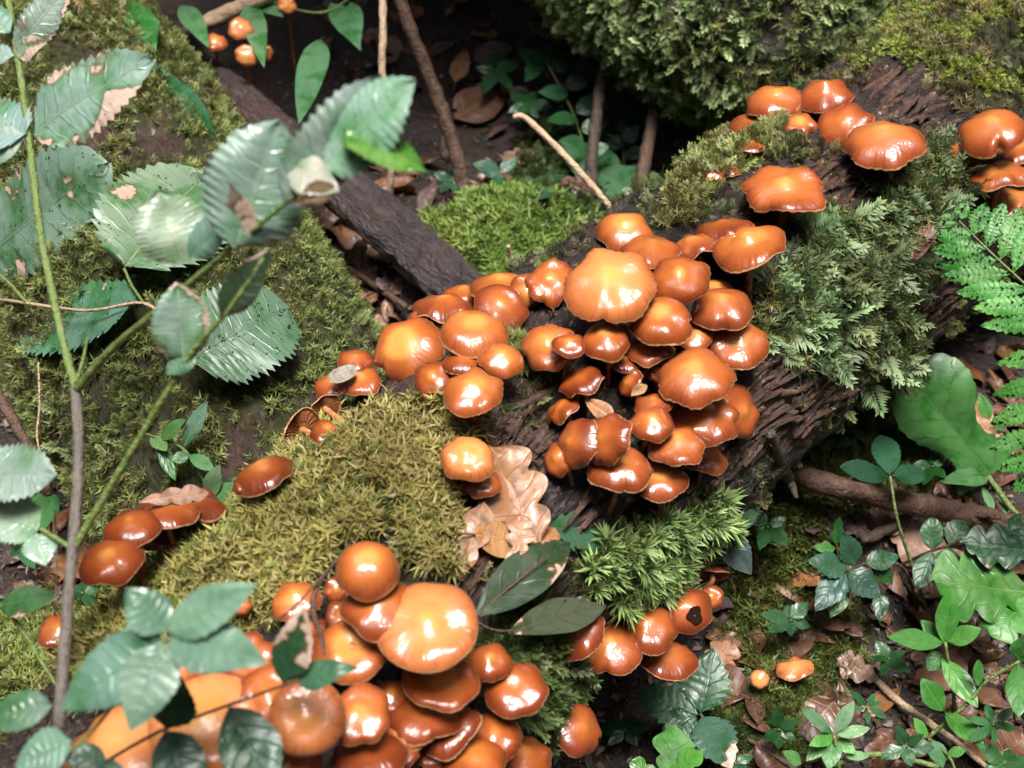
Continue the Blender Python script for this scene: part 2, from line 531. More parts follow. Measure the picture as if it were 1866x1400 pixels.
# ------------------------------------------------------------------ logs
class Log:
    def __init__(s, ctrl, n, nth, lump, ridge, seed, moss_fn=None, moss_h=0.006):
        c = []
        for px, py, z, r in ctrl:
            c.append([*Ph(px, py, z), r])
        cr = catmull(c, n)
        s.c, s.r = cr[:, :3], cr[:, 3]
        t, u, v = frames(s.c)
        s.t = t
        th = np.linspace(0, 2 * np.pi, nth, endpoint=False)
        ring = u[:, None] * np.cos(th)[None, :, None] + v[:, None] * np.sin(th)[None, :, None]
        L = np.concatenate([[0], np.cumsum(np.linalg.norm(np.diff(s.c, axis=0), axis=1))])
        q = (s.c[:, None] + ring * s.r[:, None, None])
        qf = q.reshape(-1, 3)
        fib = np.stack(np.broadcast_arrays(L[:, None] * 9, np.cos(th)[None] * s.r.mean() * 75, np.sin(th)[None] * s.r.mean() * 75), -1).reshape(-1, 3)
        fine = fib * np.array([2.2, 2.6, 2.6])
        d = lump * (fbm(qf * 9, 3, seed) - 0.5) * 2
        rd = np.abs(fbm(fib, 3, seed + 11) - 0.5) * 2
        d = d + ridge * (0.5 - rd) * 1.6 + ridge * 0.5 * (fbm(fine, 2, seed + 5) - 0.5) * 2
        d = d + ridge * .75 * (fbm(qf * 120, 3, seed + 8) - .5) * 2 - ridge * 1.6 * np.clip(fbm(qf * 42, 3, seed + 13) - .58, 0, 1) * 4
        s.moss = np.zeros(len(qf))
        if moss_fn is not None:
            pr = project(qf)
            s.moss = moss_fn(pr[:, 0], pr[:, 1], qf)
            d = d * (1 - 0.5 * s.moss) + moss_h * s.moss * (0.4 + 1.2 * fbm(qf * 40, 2, seed + 3))
        s.v = qf + ring.reshape(-1, 3) * d[:, None]
        s.f = grid_faces(n, nth, True)
        s.uv = np.stack(np.broadcast_arrays(L[:, None], th[None] * s.r.mean()), -1).reshape(-1, 2)
        caps = []
        for k in (0, n - 1):
            caps.append(tuple(range(k * nth, (k + 1) * nth)) if k else tuple(range(nth - 1, -1, -1)))
        s.faces = [tuple(x) for x in s.f.tolist()] + caps
        s.bvh = BVHTree.FromPolygons([tuple(v) for v in s.v.tolist()], s.f.tolist())
    def depth(s, px, py):
        """depth along the picture ray of the smooth log surface, or of the axis where the ray passes it by"""
        r = ray(px, py)
        h = s.bvh.ray_cast(Vector(CAM), Vector(r).normalized())
        if h[0] is not None:
            return float((np.array(h[0]) - CAM) @ FWD)
        ru = r / np.linalg.norm(r)
        q = s.c - CAM
        tt = q @ ru
        dist = np.linalg.norm(q - tt[:, None] * ru, axis=1)
        i = np.argmin(dist - s.r)
        t = tt[i] - math.sqrt(max(s.r[i] ** 2 - dist[i] ** 2, 0))
        return t * (ru @ FWD)
    def hit(s, px, py):
        h = s.bvh.ray_cast(Vector(CAM), Vector(ray(px, py)).normalized())
        return (np.array(h[0]), np.array(h[1])) if h[0] is not None else (None, None)

def jit(px, py, q, a=26, s=2):
    n1 = fbm(q * 30, 3, s) - 0.5
    n2 = fbm(q * 30 + 50, 3, s + 7) - 0.5
    return px + n1 * a * 4, py + n2 * a * 4

MOSS_M = {
 'golden': [(250, 1075), (330, 1010), (430, 930), (560, 800), (640, 770), (740, 715), (880, 770), (840, 860), (828, 960), (835, 1060), (745, 1010), (700, 960), (600, 1010), (560, 1060), (470, 1120), (400, 1150), (200, 1260), (100, 1180)],
 'ferny': [(1370, 590), (1395, 500), (1470, 430), (1480, 380), (1570, 370), (1680, 270), (1770, 280), (1740, 380), (1700, 460), (1640, 560), (1680, 640), (1660, 690), (1540, 670), (1420, 660)],
 'star': [(1030, 1080), (1060, 1010), (1160, 960), (1290, 900), (1310, 960), (1250, 1040), (1190, 1110), (1100, 1100)],
 'edge': [(1195, 420), (1250, 345), (1275, 285), (1330, 262), (1400, 262), (1465, 262), (1450, 285), (1350, 310), (1300, 365), (1225, 420)],
 'crust': [(1540, 130), (1620, 40), (1866, -60), (1990, 60), (1866, 200), (1760, 240), (1710, 180), (1640, 110)],
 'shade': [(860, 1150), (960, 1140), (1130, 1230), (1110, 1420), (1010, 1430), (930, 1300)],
 'fringe': [(940, 640), (990, 640), (1000, 690), (950, 700)],
}
def moss_main(px, py, q):
    x, y = jit(px, py, q)
    m = np.zeros(len(px))
    for k, p in MOSS_M.items():
        m = np.maximum(m, inpoly(x, y, p) * (0.75 if k in ('crust', 'edge') else 1.0))
    return m
def moss_all(px, py, q):
    return (fbm(q * 22, 3, 31) > 0.36).astype(float)

main_log = Log([(60, 1760, 0.10, 0.125), (330, 1560, 0.15, 0.125), (560, 1330, 0.19, 0.118), (780, 1040, 0.205, 0.113), (1080, 765, 0.205, 0.124), (1400, 515, 0.215, 0.116),
                (1700, 295, 0.215, 0.128), (1960, 100, 0.20, 0.15), (2300, -160, 0.17, 0.17)], 560, 260, 0.012, 0.0052, 1, moss_main)
left_log = Log([(-420, -330, 0.14, 0.17), (-150, -150, 0.14, 0.165), (150, 300, 0.13, 0.155), (430, 770, 0.12, 0.135), (560, 1050, 0.09, 0.12)], 260, 160, 0.016, 0.004, 21, moss_all)
top_log = Log([(640, -600, 0.18, 0.11), (960, -250, 0.21, 0.118), (1320, -10, 0.225, 0.122), (1540, 110, 0.20, 0.10), (1690, 200, 0.15, 0.07)], 260, 150, 0.014, 0.004, 41, moss_all)
branch = Log([(120, -90, 0.10, 0.022), (290, 55, 0.13, 0.024), (400, 155, 0.135, 0.024), (560, 290, 0.13, 0.023), (700, 405, 0.11, 0.026), (850, 540, 0.075, 0.024), (930, 600, 0.05, 0.02)], 220, 60, 0.004, 0.003, 61)

def log_obj(name, L, mat, label):
    root = empty(name, (*L.c[len(L.c) // 2][:2], L.c[len(L.c) // 2][2] - L.r[len(L.c) // 2]), label, 'log')
    mesh_obj('trunk', L.v, L.faces, mat, root, uv=L.uv, attrs={'moss': L.moss})
    return root
log_main = log_obj('fallen_log', main_log, M['bark'], 'rotting fallen log crowded with orange-brown mushrooms')
log_left = log_obj('fallen_log', left_log, M['bark_left'], 'thick log wholly covered in olive moss behind the serrated leaves')
log_top = log_obj('fallen_log', top_log, M['bark_left'], 'log under shaggy bright green moss leaning behind the mushroom log')
log_branch = log_obj('dead_branch', branch, M['bark_dark'], 'bare dark purplish dead branch lying beside the olive mossy log')
log_branch['category'] = 'branch'

# ------------------------------------------------------------------ bark flakes of the bare wood
def flakes(L, polys, n, seed, parent, mat):
    rg = np.random.default_rng(seed)
    fc = L.v[L.f].mean(1)
    pr = project(fc)
    ok = np.zeros(len(fc), bool)
    for p in polys: ok |= inpoly(pr[:, 0], pr[:, 1], p)
    nrm = unit(np.cross(L.v[L.f[:, 1]] - L.v[L.f[:, 0]], L.v[L.f[:, 3]] - L.v[L.f[:, 0]]))
    ctr = L.c[np.argmin(((fc[:, None, :] - L.c[None, ::8]) ** 2).sum(-1), axis=1) * 8]
    sgn = np.sign(((fc - ctr) * nrm).sum(1))
    nrm = nrm * sgn[:, None]
    ok &= ((CAM - fc) * nrm).sum(1) > 0
    idx = rg.choice(np.nonzero(ok)[0], n)
    m = 9
    for i in idx:
        ax = L.t[np.argmin(((L.c - fc[i]) ** 2).sum(1))]
        ax = unit(ax + 0.12 * rg.normal(size=3))
        nn = unit(nrm[i] - ax * (nrm[i] @ ax))
        sd_ = np.cross(nn, ax)
        ln, wd, hh = rg.uniform(0.010, 0.038), rg.uniform(0.0014, 0.0036), rg.uniform(0.001, 0.0026)
        s_ = np.linspace(-1, 1, m)
        wv = wd * np.sqrt(np.maximum(1 - s_ ** 2, 0.02)) * (0.7 + 0.6 * rg.random(m))
        lift = hh * (1 + rg.uniform(-0.4, 1.4) * s_)
        base = fc[i] + ax * (s_ * ln)[:, None] + sd_ * (0.0015 * np.sin(s_ * 3 + rg.uniform(0, 6)))[:, None]
        vs = np.concatenate([base - sd_ * wv[:, None] - nn * 0.002, base - sd_ * (wv * 0.5)[:, None] + nn * lift[:, None],
                             base + sd_ * (wv * 0.5)[:, None] + nn * (lift * 0.8)[:, None], base + sd_ * wv[:, None] - nn * 0.002])
        f = []
        for k in range(3):
            for j in range(m - 1):
                f.append((k * m + j, k * m + j + 1, (k + 1) * m + j + 1, (k + 1) * m + j))
        uv = np.stack([np.tile(s_ * ln, 4) + rg.uniform(0, 9), np.repeat([0, 0.002, 0.004, 0.006], m) + rg.uniform(0, 9)], -1)
        mesh_obj('bark_flake', vs, f, mat, parent, uv=uv)
BARE = [[(1280, 900), (1400, 820), (1560, 720), (1400, 660), (1290, 780)], [(900, 700), (1010, 700), (1000, 880), (880, 780)],
        [(1480, 300), (1600, 330), (1520, 380), (1380, 420), (1280, 420)], [(1580, 140), (1700, 160), (1740, 250), (1640, 240)], [(1010, 880), (1180, 900), (1100, 960)],
        [(850, 1000), (900, 1010), (860, 1080)], [(1660, 560), (1760, 480), (1720, 620)]]
M['flake'] = mat_bark('bark_flake_wood', (0.040, 0.022, 0.016), (0.12, 0.062, 0.040), (0.36, 0.27, 0.19), 0.9)
flakes(main_log, BARE, 290, 5, log_main, M['flake'])


# ------------------------------------------------------------------ unseen wood around: foliage added to block sky, gap shaped toward the sun
def canopy():
    rg = np.random.default_rng(77)
    V, F = [], []
    sdir = np.array([math.sin(SUN_AZ) * math.cos(SUN_EL), math.cos(SUN_AZ) * math.cos(SUN_EL), math.sin(SUN_EL)])
    n = 0
    clump = unit(rg.normal(size=(70, 3)) * np.array([1, 1, .8]) + np.array([0, 0, .35]))
    while n < 13000:
        d = unit(rg.normal(size=3))
        if d[2] < 0.02: continue
        c = max(0, (clump @ d).max())
        ang = math.degrees(math.acos(np.clip(d @ sdir, -1, 1)))
        keep = 0.95 if ang > 38 else (0.10 if ang > 22 else 0.03)
        if c < 0.965: keep *= 0.75
        if rg.random() > keep: continue
        r = rg.uniform(4.2, 6.0)
        p = np.array([0, .6, .2]) + d * r
        if p[2] < 0.3: p[2] = rg.uniform(.3, 1.0)
        a = unit(np.cross(d, rg.normal(size=3))); b = unit(np.cross(d, a) + .5 * d * rg.normal())
        L_, W_ = rg.uniform(.14, .30), rg.uniform(.08, .16)
        k = len(V)
        V += [p - a * L_, p + b * W_, p + a * L_, p - b * W_]
        F.append((k, k + 1, k + 2, k + 3))
        n += 1
    # unseen bough, added to cast shade into the hollow behind the log
    for i in range(4200):
        p = np.array([rg.uniform(-.50, .10), rg.uniform(1.28, 1.95), 0])
        p[2] = .80 + rg.uniform(0, .30)
        a = unit(rg.normal(size=3) * np.array([1, 1, .5])); b = unit(np.cross(a, rg.normal(size=3) * np.array([.5, .5, 1])))
        L_, W_ = rg.uniform(.025, .05), rg.uniform(.014, .026)
        k = len(V)
        V += [p - a * L_, p + b * W_, p + a * L_, p - b * W_]
        F.append((k, k + 1, k + 2, k + 3))
    o = mesh_obj('shade_canopy', V, np.array(F), mat_plain('canopy_leaf', (.045, .085, .025), .55), smooth=False)
    tag(o, 'unseen foliage added overhead to block sky and shade the hollow', 'foliage', None, 'stuff')
canopy()
# ------------------------------------------------------------------ mushrooms
NTH = 64
CAPS = []
def solve_aspect(q, hr):
    """tilt so that a dome of height hr*R shows height/width q"""
    lo, hi = 0.02, 0.999
    def f(a):
        c = math.sqrt(1 - a * a)
        return (a + math.sqrt(a * a + (hr * c) ** 2)) / 2
    if q >= f(hi): return hi
    for _ in range(40):
        m = (lo + hi) / 2
        if f(m) < q: lo = m
        else: hi = m
    return (lo + hi) / 2

def cap_mesh(R, H, rg, umbo=.055, wave=.06, scal=.034, irr=.052, notch=(), flat=2.5, curl=.10, upturn=0.0, under=True):
    th = np.linspace(0, 2 * np.pi, NTH + 1)
    nr = 17
    r = np.concatenate([[0.0, .06], np.linspace(.13, 1, nr - 2)])
    k1, k2, k3 = rg.integers(2, 4), rg.integers(3, 6), rg.integers(13, 20)
    p1, p2, p3, p4, p5 = rg.uniform(0, 2 * np.pi, 5)
    out = 1 + irr * (np.sin(k1 * th + p1) + .6 * np.sin(k2 * th + p2)) + scal * (np.abs(np.sin(k3 * th / 2 * 2 + p3)) - .5) + scal * .8 * np.sin(7 * th + p5)
    for a0, wd, dp in notch:
        dd = (th - a0 + np.pi) % (2 * np.pi) - np.pi
        out = out - dp * np.exp(-(dd / wd) ** 2)
    zw = wave * (np.sin(k2 * th + p4) + .5 * np.sin((k1 + 3) * th + p2))
    T, RR = np.meshgrid(th, r)
    rad = RR * (1 + (out - 1)[None] * RR ** 3)
    z = H * (1 - RR ** flat) + umbo * R * np.exp(-(RR / .27) ** 2) - umbo * .2 * R * np.exp(-((RR - .42) / .16) ** 2)
    z = z - curl * R * np.clip((RR - .8) / .2, 0, 1) ** 2 + upturn * R * np.clip((RR - .55) / .45, 0, 1) ** 2
    z = z + zw[None] * R * RR ** 3
    lump = (vnoise(np.stack([RR * np.cos(T) * 2.2 + p1 * 9, RR * np.sin(T) * 2.2 + p2 * 9, 0 * T], -1), 3) - .5) * .12 * R
    z = z + lump
    X, Y = rad * R * np.cos(T), rad * R * np.sin(T)
    top = np.stack([X, Y, z], -1)
    uvt = np.stack([T / (2 * np.pi), RR * .985], -1)
    # rounded lip
    lip = top[-1].copy(); lip[:, 2] -= .025 * R; lip[:, :2] *= 1.004
    lip2 = top[-1].copy(); lip2[:, 2] -= .045 * R; lip2[:, :2] *= .975
    tv = np.concatenate([top, lip[None], lip2[None]])
    tuv = np.concatenate([uvt, np.stack([th / (2 * np.pi), 0 * th + .992], -1)[None], np.stack([th / (2 * np.pi), 0 * th + 1.0], -1)[None]])
    n_ = len(tv)
    return tv.reshape(-1, 3), grid_faces(n_, NTH + 1)[:, ::-1], tuv.reshape(-1, 2), top, out

def gill_mesh(top, R, H):
    """pleated underside hung inside the cap"""
    rs = [(-1, .97, .055), (-2, 1, .05), (-4, 1, .065), (-7, 1, .09), (-11, 1, .12), (-14, 1, .17), (-15, 1, .26)]
    rows = []
    alt = (np.arange(NTH + 1) % 2) * 2 - 1
    for i, (k, sc, dz) in enumerate(rs):
        row = top[k].copy()
        row[:, :2] *= sc
        row[:, 2] -= dz * R + alt * (.028 * R if 0 < i < 6 else 0.0)
        rows.append(row)
    g = np.array(rows)
    return g.reshape(-1, 3), grid_faces(len(rows), NTH + 1), None

def mushroom(px, py, w, h, label, phi=90, hr=.40, tone=.5, so=.02, spot=.6, rim=.5, grp=None, L=None, stem=True, base=None, depth=None, seed=None, cat='mushroom', sr=.085, hole=None, **kw):
    seed = int(px * 31 + py * 17) if seed is None else seed
    rg = np.random.default_rng(seed)
    hr *= .80
    if base is None: w, h = w * 1.08, h * 1.07
    if 'notch' not in kw and rg.random() < .45:
        kw['notch'] = tuple((rg.uniform(0, 6.28), rg.uniform(.07, .22), rg.uniform(.05, .15)) for _ in range(rg.integers(1, 3)))
    L = L or main_log
    d = (L.depth(px, py) - so) if depth is None else depth
    R = w / 2 * d * K
    if not any(k_ in label for k_ in ('half buried', 'half hidden', 'flattened under')): CAPS.append((px, py, w / 2 * (1 if abs(phi - 90) < 35 else h / w), h / 2 if abs(phi - 90) < 35 else w / 2, d))
    H = hr * R
    a = solve_aspect(h / w, hr)
    c = math.sqrt(1 - a * a)
    f = math.radians(phi)
    n = unit(RGT * c * math.cos(f) + UPV * c * math.sin(f) - unit(ray(px, py)) * a)
    top_e, bot_e = math.sqrt(a * a + (hr * c) ** 2) * R, a * R
    scr = RGT * math.cos(f) + UPV * math.sin(f)
    org = P(px, py, d) - scr * ((top_e - bot_e) / 2)
    v, fc, uv, top, out = cap_mesh(R, H, rg, **kw)
    x = unit(np.cross(UPV if abs(n @ UPV) < .95 else RGT, n))
    x = unit(RGT - n * (RGT @ n)); y = np.cross(n, x)
    Rm = np.stack([x, y, n], -1)
    tw = lambda q: q @ Rm.T + org
    # foot of the stem
    if base is None:
        q = org - n * R * .9 - np.array([0, 0, .02])
        b = L.bvh.find_nearest(Vector(q))
        bp, bn = np.array(b[0]), np.array(b[1])
    else:
        bp = np.asarray(base, float)
    dn = unit(bp - org)
    foot = bp + dn * .004
    e = empty('mushroom', bp, label, cat, grp)
    o = mesh_obj('cap', tw(v), fc, M['cap'], e, uv=uv)
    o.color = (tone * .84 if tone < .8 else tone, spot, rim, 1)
    gv_, gf_, _ = gill_mesh(top, R, H)
    g = mesh_obj('gills', tw(gv_), gf_, M['gills'], e, smooth=False)
    g.color = (tone, 0, 0, 1)
    if hole:
        wv = tw(v)
        bt = BVHTree.FromPolygons([tuple(q) for q in wv.tolist()], fc.tolist())
        hp, hn, _, _ = bt.ray_cast(Vector(CAM), Vector(ray(*hole)).normalized())
        hp, hn = np.array(hp), unit(np.array(hn))
        if hn @ (CAM - hp) < 0: hn = -hn
        hx = unit(np.cross(hn, [0, 0, 1.0])); hy = np.cross(hn, hx)
        ta = np.linspace(0, 2 * np.pi, 20, endpoint=False)
        rw = []
        for rr_, zz in ((.0052, -.0010), (.0046, .0004), (.0038, .0003), (.0026, -.0001), (.0004, -.0003)):
            q = rr_ * (1 + .12 * np.sin(3 * ta + 1) + .08 * np.sin(5 * ta))
            rw.append(hp + np.outer(q * np.cos(ta), hx) + np.outer(q * 1.2 * np.sin(ta), hy) + hn * (zz * .6 + .0004))
        mesh_obj('worm_hole', np.concatenate(rw), grid_faces(5, 20, True), M['hole'], o).matrix_parent_inverse = Matrix.Identity(4)
    if stem:
        s0 = org + n * H * .55
        s1 = org - n * R * .45
        mid = (s1 + foot) / 2 - n * R * .12 + rg.normal(size=3) * .0015
        r0 = max(.0016, min(.0042, R * sr * 1.3))
        sv, sf, suv = tube([s0, s1, mid, foot], [r0 * 1.1, r0 * .95, r0, r0 * 1.25], 9, 14, .12, seed % 97)
        suv[:, 0] /= suv[:, 0].max()
        mesh_obj('stem', sv, sf, M['stem'], e, uv=suv)
    return e

D = math.radians
M['hole'] = mat_plain('rotten_hole', (.012, .005, .003), .9, Specular_IOR_Level=.1)
def m(*a, **k): return mushroom(*a, **k)
# --- upper right group
UR = 'mushrooms along the top of the log'
m(1457, 226, 58, 42, 'small brown mushroom tucked under the pointed cap at the top of the log', tone=.35, so=.030)
m(1377, 222, 86, 46, 'flat brown mushroom at the end of the topmost group', tone=.45, so=.040, rim=.4)
m(1368, 266, 62, 26, 'dark brown mushroom half buried in moss under the topmost group', tone=.2, so=.016)
m(1503, 171, 92, 66, 'orange mushroom with a pointed cone-shaped cap at the top of the log', hr=.62, flat=1.3, tone=.72, so=.036, spot=.3, umbo=.08)
m(1413, 183, 100, 64, 'broad orange mushroom with a ragged nibbled lower edge at the log top', tone=.70, so=.062, wave=.05, scal=.05, notch=((D(262), .22, .10),))
m(1535, 228, 98, 76, 'orange mushroom with curled side half covered by a bigger scalloped one', tone=.66, so=.022, wave=.06, phi=110)
m(1610, 257, 138, 88, 'large orange mushroom with scalloped lower edge on the upper log', tone=.80, so=.045, scal=.07, hr=.40, umbo=.05, spot=.5)
m(1430, 341, 136, 90, 'wavy star-edged orange mushroom standing alone on a dark stem', tone=.74, so=.050, wave=.10, irr=.09, scal=.07, hr=.22, umbo=.09)
m(1296, 334, 46, 44, 'small dark mushroom half hidden by pale moss at the log edge', tone=.3, so=.006)
m(1322, 312, 50, 24, 'dark mushroom flattened under a fringe of pale moss', tone=.2, so=.004)
m(1264, 444, 78, 40, 'small flat brown mushroom beside the folded hat-shaped one', tone=.42, so=.022, phi=105)
m(1316, 416, 98, 36, 'narrow brown mushroom behind the hat-shaped one', tone=.40, so=.026, phi=100, hr=.35)
m(1364, 446, 130, 74, 'brown hat-shaped mushroom with pointed brim and a long bare stem', tone=.48, so=.050, phi=98, irr=.08, wave=.07, hr=.30, umbo=.16, scal=.03)
# --- right hand group
m(1754, 268, 52, 46, 'small orange mushroom peeping from behind the split cap', tone=.55, so=.018)
m(1849, 276, 96, 42, 'dark orange mushroom squeezed under the split cap', tone=.40, so=.018)
m(1828, 365, 86, 56, 'pale pinkish orange mushroom lowest of the group above the fern', tone=.85, so=.016, wave=.05, hr=.25, umbo=.02, spot=.2)
m(1816, 318, 106, 54, 'orange mushroom with scalloped skirt under the split cap', tone=.50, so=.030, scal=.05, wave=.05)
m(1809, 239, 116, 82, 'orange mushroom with a deep split in its rounded cap', tone=.66, so=.045, notch=((D(268), .13, .42),), hr=.55, scal=.03)
# --- central cluster
CC = 'mushrooms of the crowded central cluster'
m(1267, 612, 62, 46, 'small shaded brown mushroom wedged inside the central cluster', tone=.3, so=.020)
m(1183, 636, 80, 52, 'dull brown mushroom in shade beneath the ring-lit cap of the central cluster', tone=.32, so=.030, spot=.2)
m(1137, 660, 54, 30, 'narrow dark mushroom under the square brown cap', tone=.15, so=.022)
m(1200, 682, 34, 44, 'tiny dark mushroom pressed against the brightest shining cap', tone=.2, so=.025)
m(1057, 693, 80, 44, 'dark reddish mushroom on a thin leaning stem over bare wood', tone=.12, so=.030, phi=115, wave=.07, spot=.1)
m(1148, 698, 50, 36, 'withered dark mushroom curled open among the stems', tone=.12, so=.020, phi=150, wave=.12, irr=.1, spot=.1)
m(960, 530, 62, 78, 'orange mushroom behind the double-bumped wavy cap', tone=.50, so=.020, phi=100)
m(1138, 420, 100, 68, 'topmost rounded orange mushroom of the central cluster', tone=.62, so=.010, hr=.55)
m(1186, 456, 112, 62, 'smooth orange mushroom between the topmost cap and the torn-edged one', tone=.60, so=.022, phi=85)
m(1302, 524, 62, 34, 'small shiny mushroom behind the plump orange cap', tone=.4, so=.022)
m(1345, 622, 110, 86, 'tilted orange-brown mushroom with a thin white rim beside ferny moss', tone=.50, so=.030, phi=80, rim=.9, hr=.38)
m(1316, 560, 108, 76, 'plump orange mushroom with white-edged rim resting on its neighbours', tone=.52, so=.042, rim=.8, hr=.5)
m(1205, 580, 112, 82, 'brown mushroom with a bright ring of shine and thin white rim', tone=.40, so=.055, rim=.9, curl=.16, umbo=.05)
m(1238, 509, 100, 88, 'orange mushroom with a torn lower edge and a yellow boss', tone=.46, so=.062, scal=.05, notch=((D(285), .25, .08),), hr=.5, spot=.9)
m(1003, 512, 86, 74, 'double-bumped wavy mushroom with notched edge at the log crest', tone=.58, so=.030, wave=.13, irr=.08, scal=.06, hr=.25)
m(1111, 517, 158, 130, 'largest pale orange mushroom of the central cluster', tone=.90, so=.072, hr=.34, umbo=.04, irr=.02, spot=.9)
m(1103, 617, 88, 62, 'square-edged brown mushroom beneath the largest pale cap', tone=.34, so=.040, hr=.45, curl=.18)
m(998, 630, 90, 80, 'round orange mushroom pressed against a smaller cap over the bare wood', tone=.50, so=.035, phi=110, hr=.4)
m(1037, 628, 58, 42, 'small brown mushroom lying on the edge of a rounder orange cap', tone=.36, so=.050, wave=.07)
m(1267, 683, 130, 96, 'brightly shining orange mushroom with a lobed lower edge', tone=.58, so=.062, scal=.06, hr=.48, umbo=.03)
# --- lower central cluster
m(1352, 750, 90, 66, 'plain brown mushroom standing on edge behind a wavy cap', tone=.45, so=.020, phi=10, hr=.25, umbo=.02, spot=.2)
m(1190, 736, 62, 38, 'small rounded mushroom on top of a purplish shining cap', tone=.42, so=.048)
m(1285, 832, 78, 50, 'plain orange-brown mushroom at the outer end of the lower tier', tone=.50, so=.022, phi=70, spot=.2)
m(1285, 758, 118, 94, 'orange mushroom with a deeply wavy folded brim', tone=.62, so=.045, wave=.09, scal=.04, hr=.30, phi=80)
m(1188, 770, 76, 62, 'shiny brown mushroom with a torn pale fringe', tone=.34, so=.055, scal=.05, hr=.5)
m(1233, 810, 96, 68, 'orange mushroom with scalloped edge under the wavy folded one', tone=.52, so=.050, scal=.05)
m(1202, 873, 92, 66, 'lowest orange-brown mushroom of the lower central tier', tone=.42, so=.034, rim=.8)
m(1018, 836, 60, 50, 'small orange mushroom leaning out behind a tall steep cap', tone=.56, so=.020, phi=160)
m(1050, 806, 92, 64, 'steeply tilted smooth orange mushroom in the lower tier', tone=.46, so=.036, phi=165, hr=.5)
m(1105, 800, 94, 70, 'steeply tilted orange mushroom with a ragged toothed edge', tone=.46, so=.050, phi=160, hr=.5, scal=.06)
m(1130, 851, 108, 80, 'orange mushroom with white toothed rim below the steep pair', tone=.55, so=.042, rim=1.0, scal=.03, phi=85)
m(1024, 744, 66, 30, 'withered dark mushroom arched over bare wood', tone=.12, so=.018, phi=130, wave=.1, irr=.08, spot=.1)
# --- group left of the centre
m(845, 534, 68, 32, 'shallow orange-brown mushroom at the crest behind the left group', tone=.44, so=.010)
m(780, 574, 64, 34, 'small brown mushroom half covered by the big tilted glossy cap', tone=.40, so=.018)
m(810, 556, 112, 48, 'wide shallow brown mushroom along the log crest', tone=.44, so=.020)
m(917, 520, 108, 54, 'broad brown mushroom at the crest behind the pale umbrella cap', tone=.45, so=.016)
m(912, 560, 92, 84, 'orange mushroom with fringed lower rim next to the flat-topped one', tone=.58, so=.034, phi=80, hr=.4, scal=.03)
m(862, 604, 124, 74, 'flat-topped orange mushroom with a shining drooping skirt', tone=.62, so=.055, hr=.55, flat=3.6, scal=.025)
m(742, 634, 130, 106, 'big tilted glossy mushroom with dark reddish right side', tone=.42, so=.045, phi=125, hr=.55, umbo=.03, spot=.9)
m(648, 657, 62, 42, 'small orange mushroom with a grey leaf scrap on its edge', tone=.52, so=.010)
m(603, 700, 66, 40, 'outermost low orange mushroom above the two showing their gills', tone=.50, so=.010, phi=110)
m(655, 694, 76, 46, 'orange-brown mushroom with a streak of shine above bundled stems', tone=.45, so=.020, phi=105)
m(844, 660, 74, 44, 'dark wine-brown mushroom wedged between orange caps', tone=.16, so=.040, spot=.1, hr=.5)
m(790, 690, 72, 64, 'dark reddish mushroom with bright rim under the wedged one', tone=.26, so=.032, phi=115, rim=.7)
m(914, 655, 74, 62, 'rounded orange mushroom beside the wedged dark one', tone=.54, so=.044, phi=75, hr=.5)
m(862, 712, 105, 76, 'lowest orange mushroom of the left group with frilled edge', tone=.60, so=.056, scal=.035, hr=.42, phi=95)
# --- pair by the oak leaf
m(880, 880, 62, 50, 'small orange mushroom under its paler twin against the dry oak leaf', tone=.48, so=.022)
m(852, 832, 92, 76, 'pale orange mushroom with curled rim beside the dry oak leaf', tone=.86, so=.036, curl=.2, umbo=.12, hr=.36, scal=.03)
# --- far left group
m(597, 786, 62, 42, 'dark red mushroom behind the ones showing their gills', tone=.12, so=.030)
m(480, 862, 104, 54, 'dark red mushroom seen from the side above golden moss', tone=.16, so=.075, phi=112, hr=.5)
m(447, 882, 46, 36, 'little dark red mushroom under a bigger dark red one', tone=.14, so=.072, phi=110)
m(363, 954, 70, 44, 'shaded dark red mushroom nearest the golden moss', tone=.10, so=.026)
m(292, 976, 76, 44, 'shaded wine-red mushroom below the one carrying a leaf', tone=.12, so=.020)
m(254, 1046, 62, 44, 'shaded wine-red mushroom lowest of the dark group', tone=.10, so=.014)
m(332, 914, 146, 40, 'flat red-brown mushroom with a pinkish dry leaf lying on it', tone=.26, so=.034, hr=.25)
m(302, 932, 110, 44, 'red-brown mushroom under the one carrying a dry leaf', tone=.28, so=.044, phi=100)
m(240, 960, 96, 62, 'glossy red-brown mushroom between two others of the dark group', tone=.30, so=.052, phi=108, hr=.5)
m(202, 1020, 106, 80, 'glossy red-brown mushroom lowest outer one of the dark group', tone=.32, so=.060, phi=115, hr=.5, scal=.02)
m(110, 1148, 80, 62, 'lone small orange mushroom on moss by the grey stem', tone=.50, depth=None, so=.0, phi=100, base=Ph(125, 1200, .12))
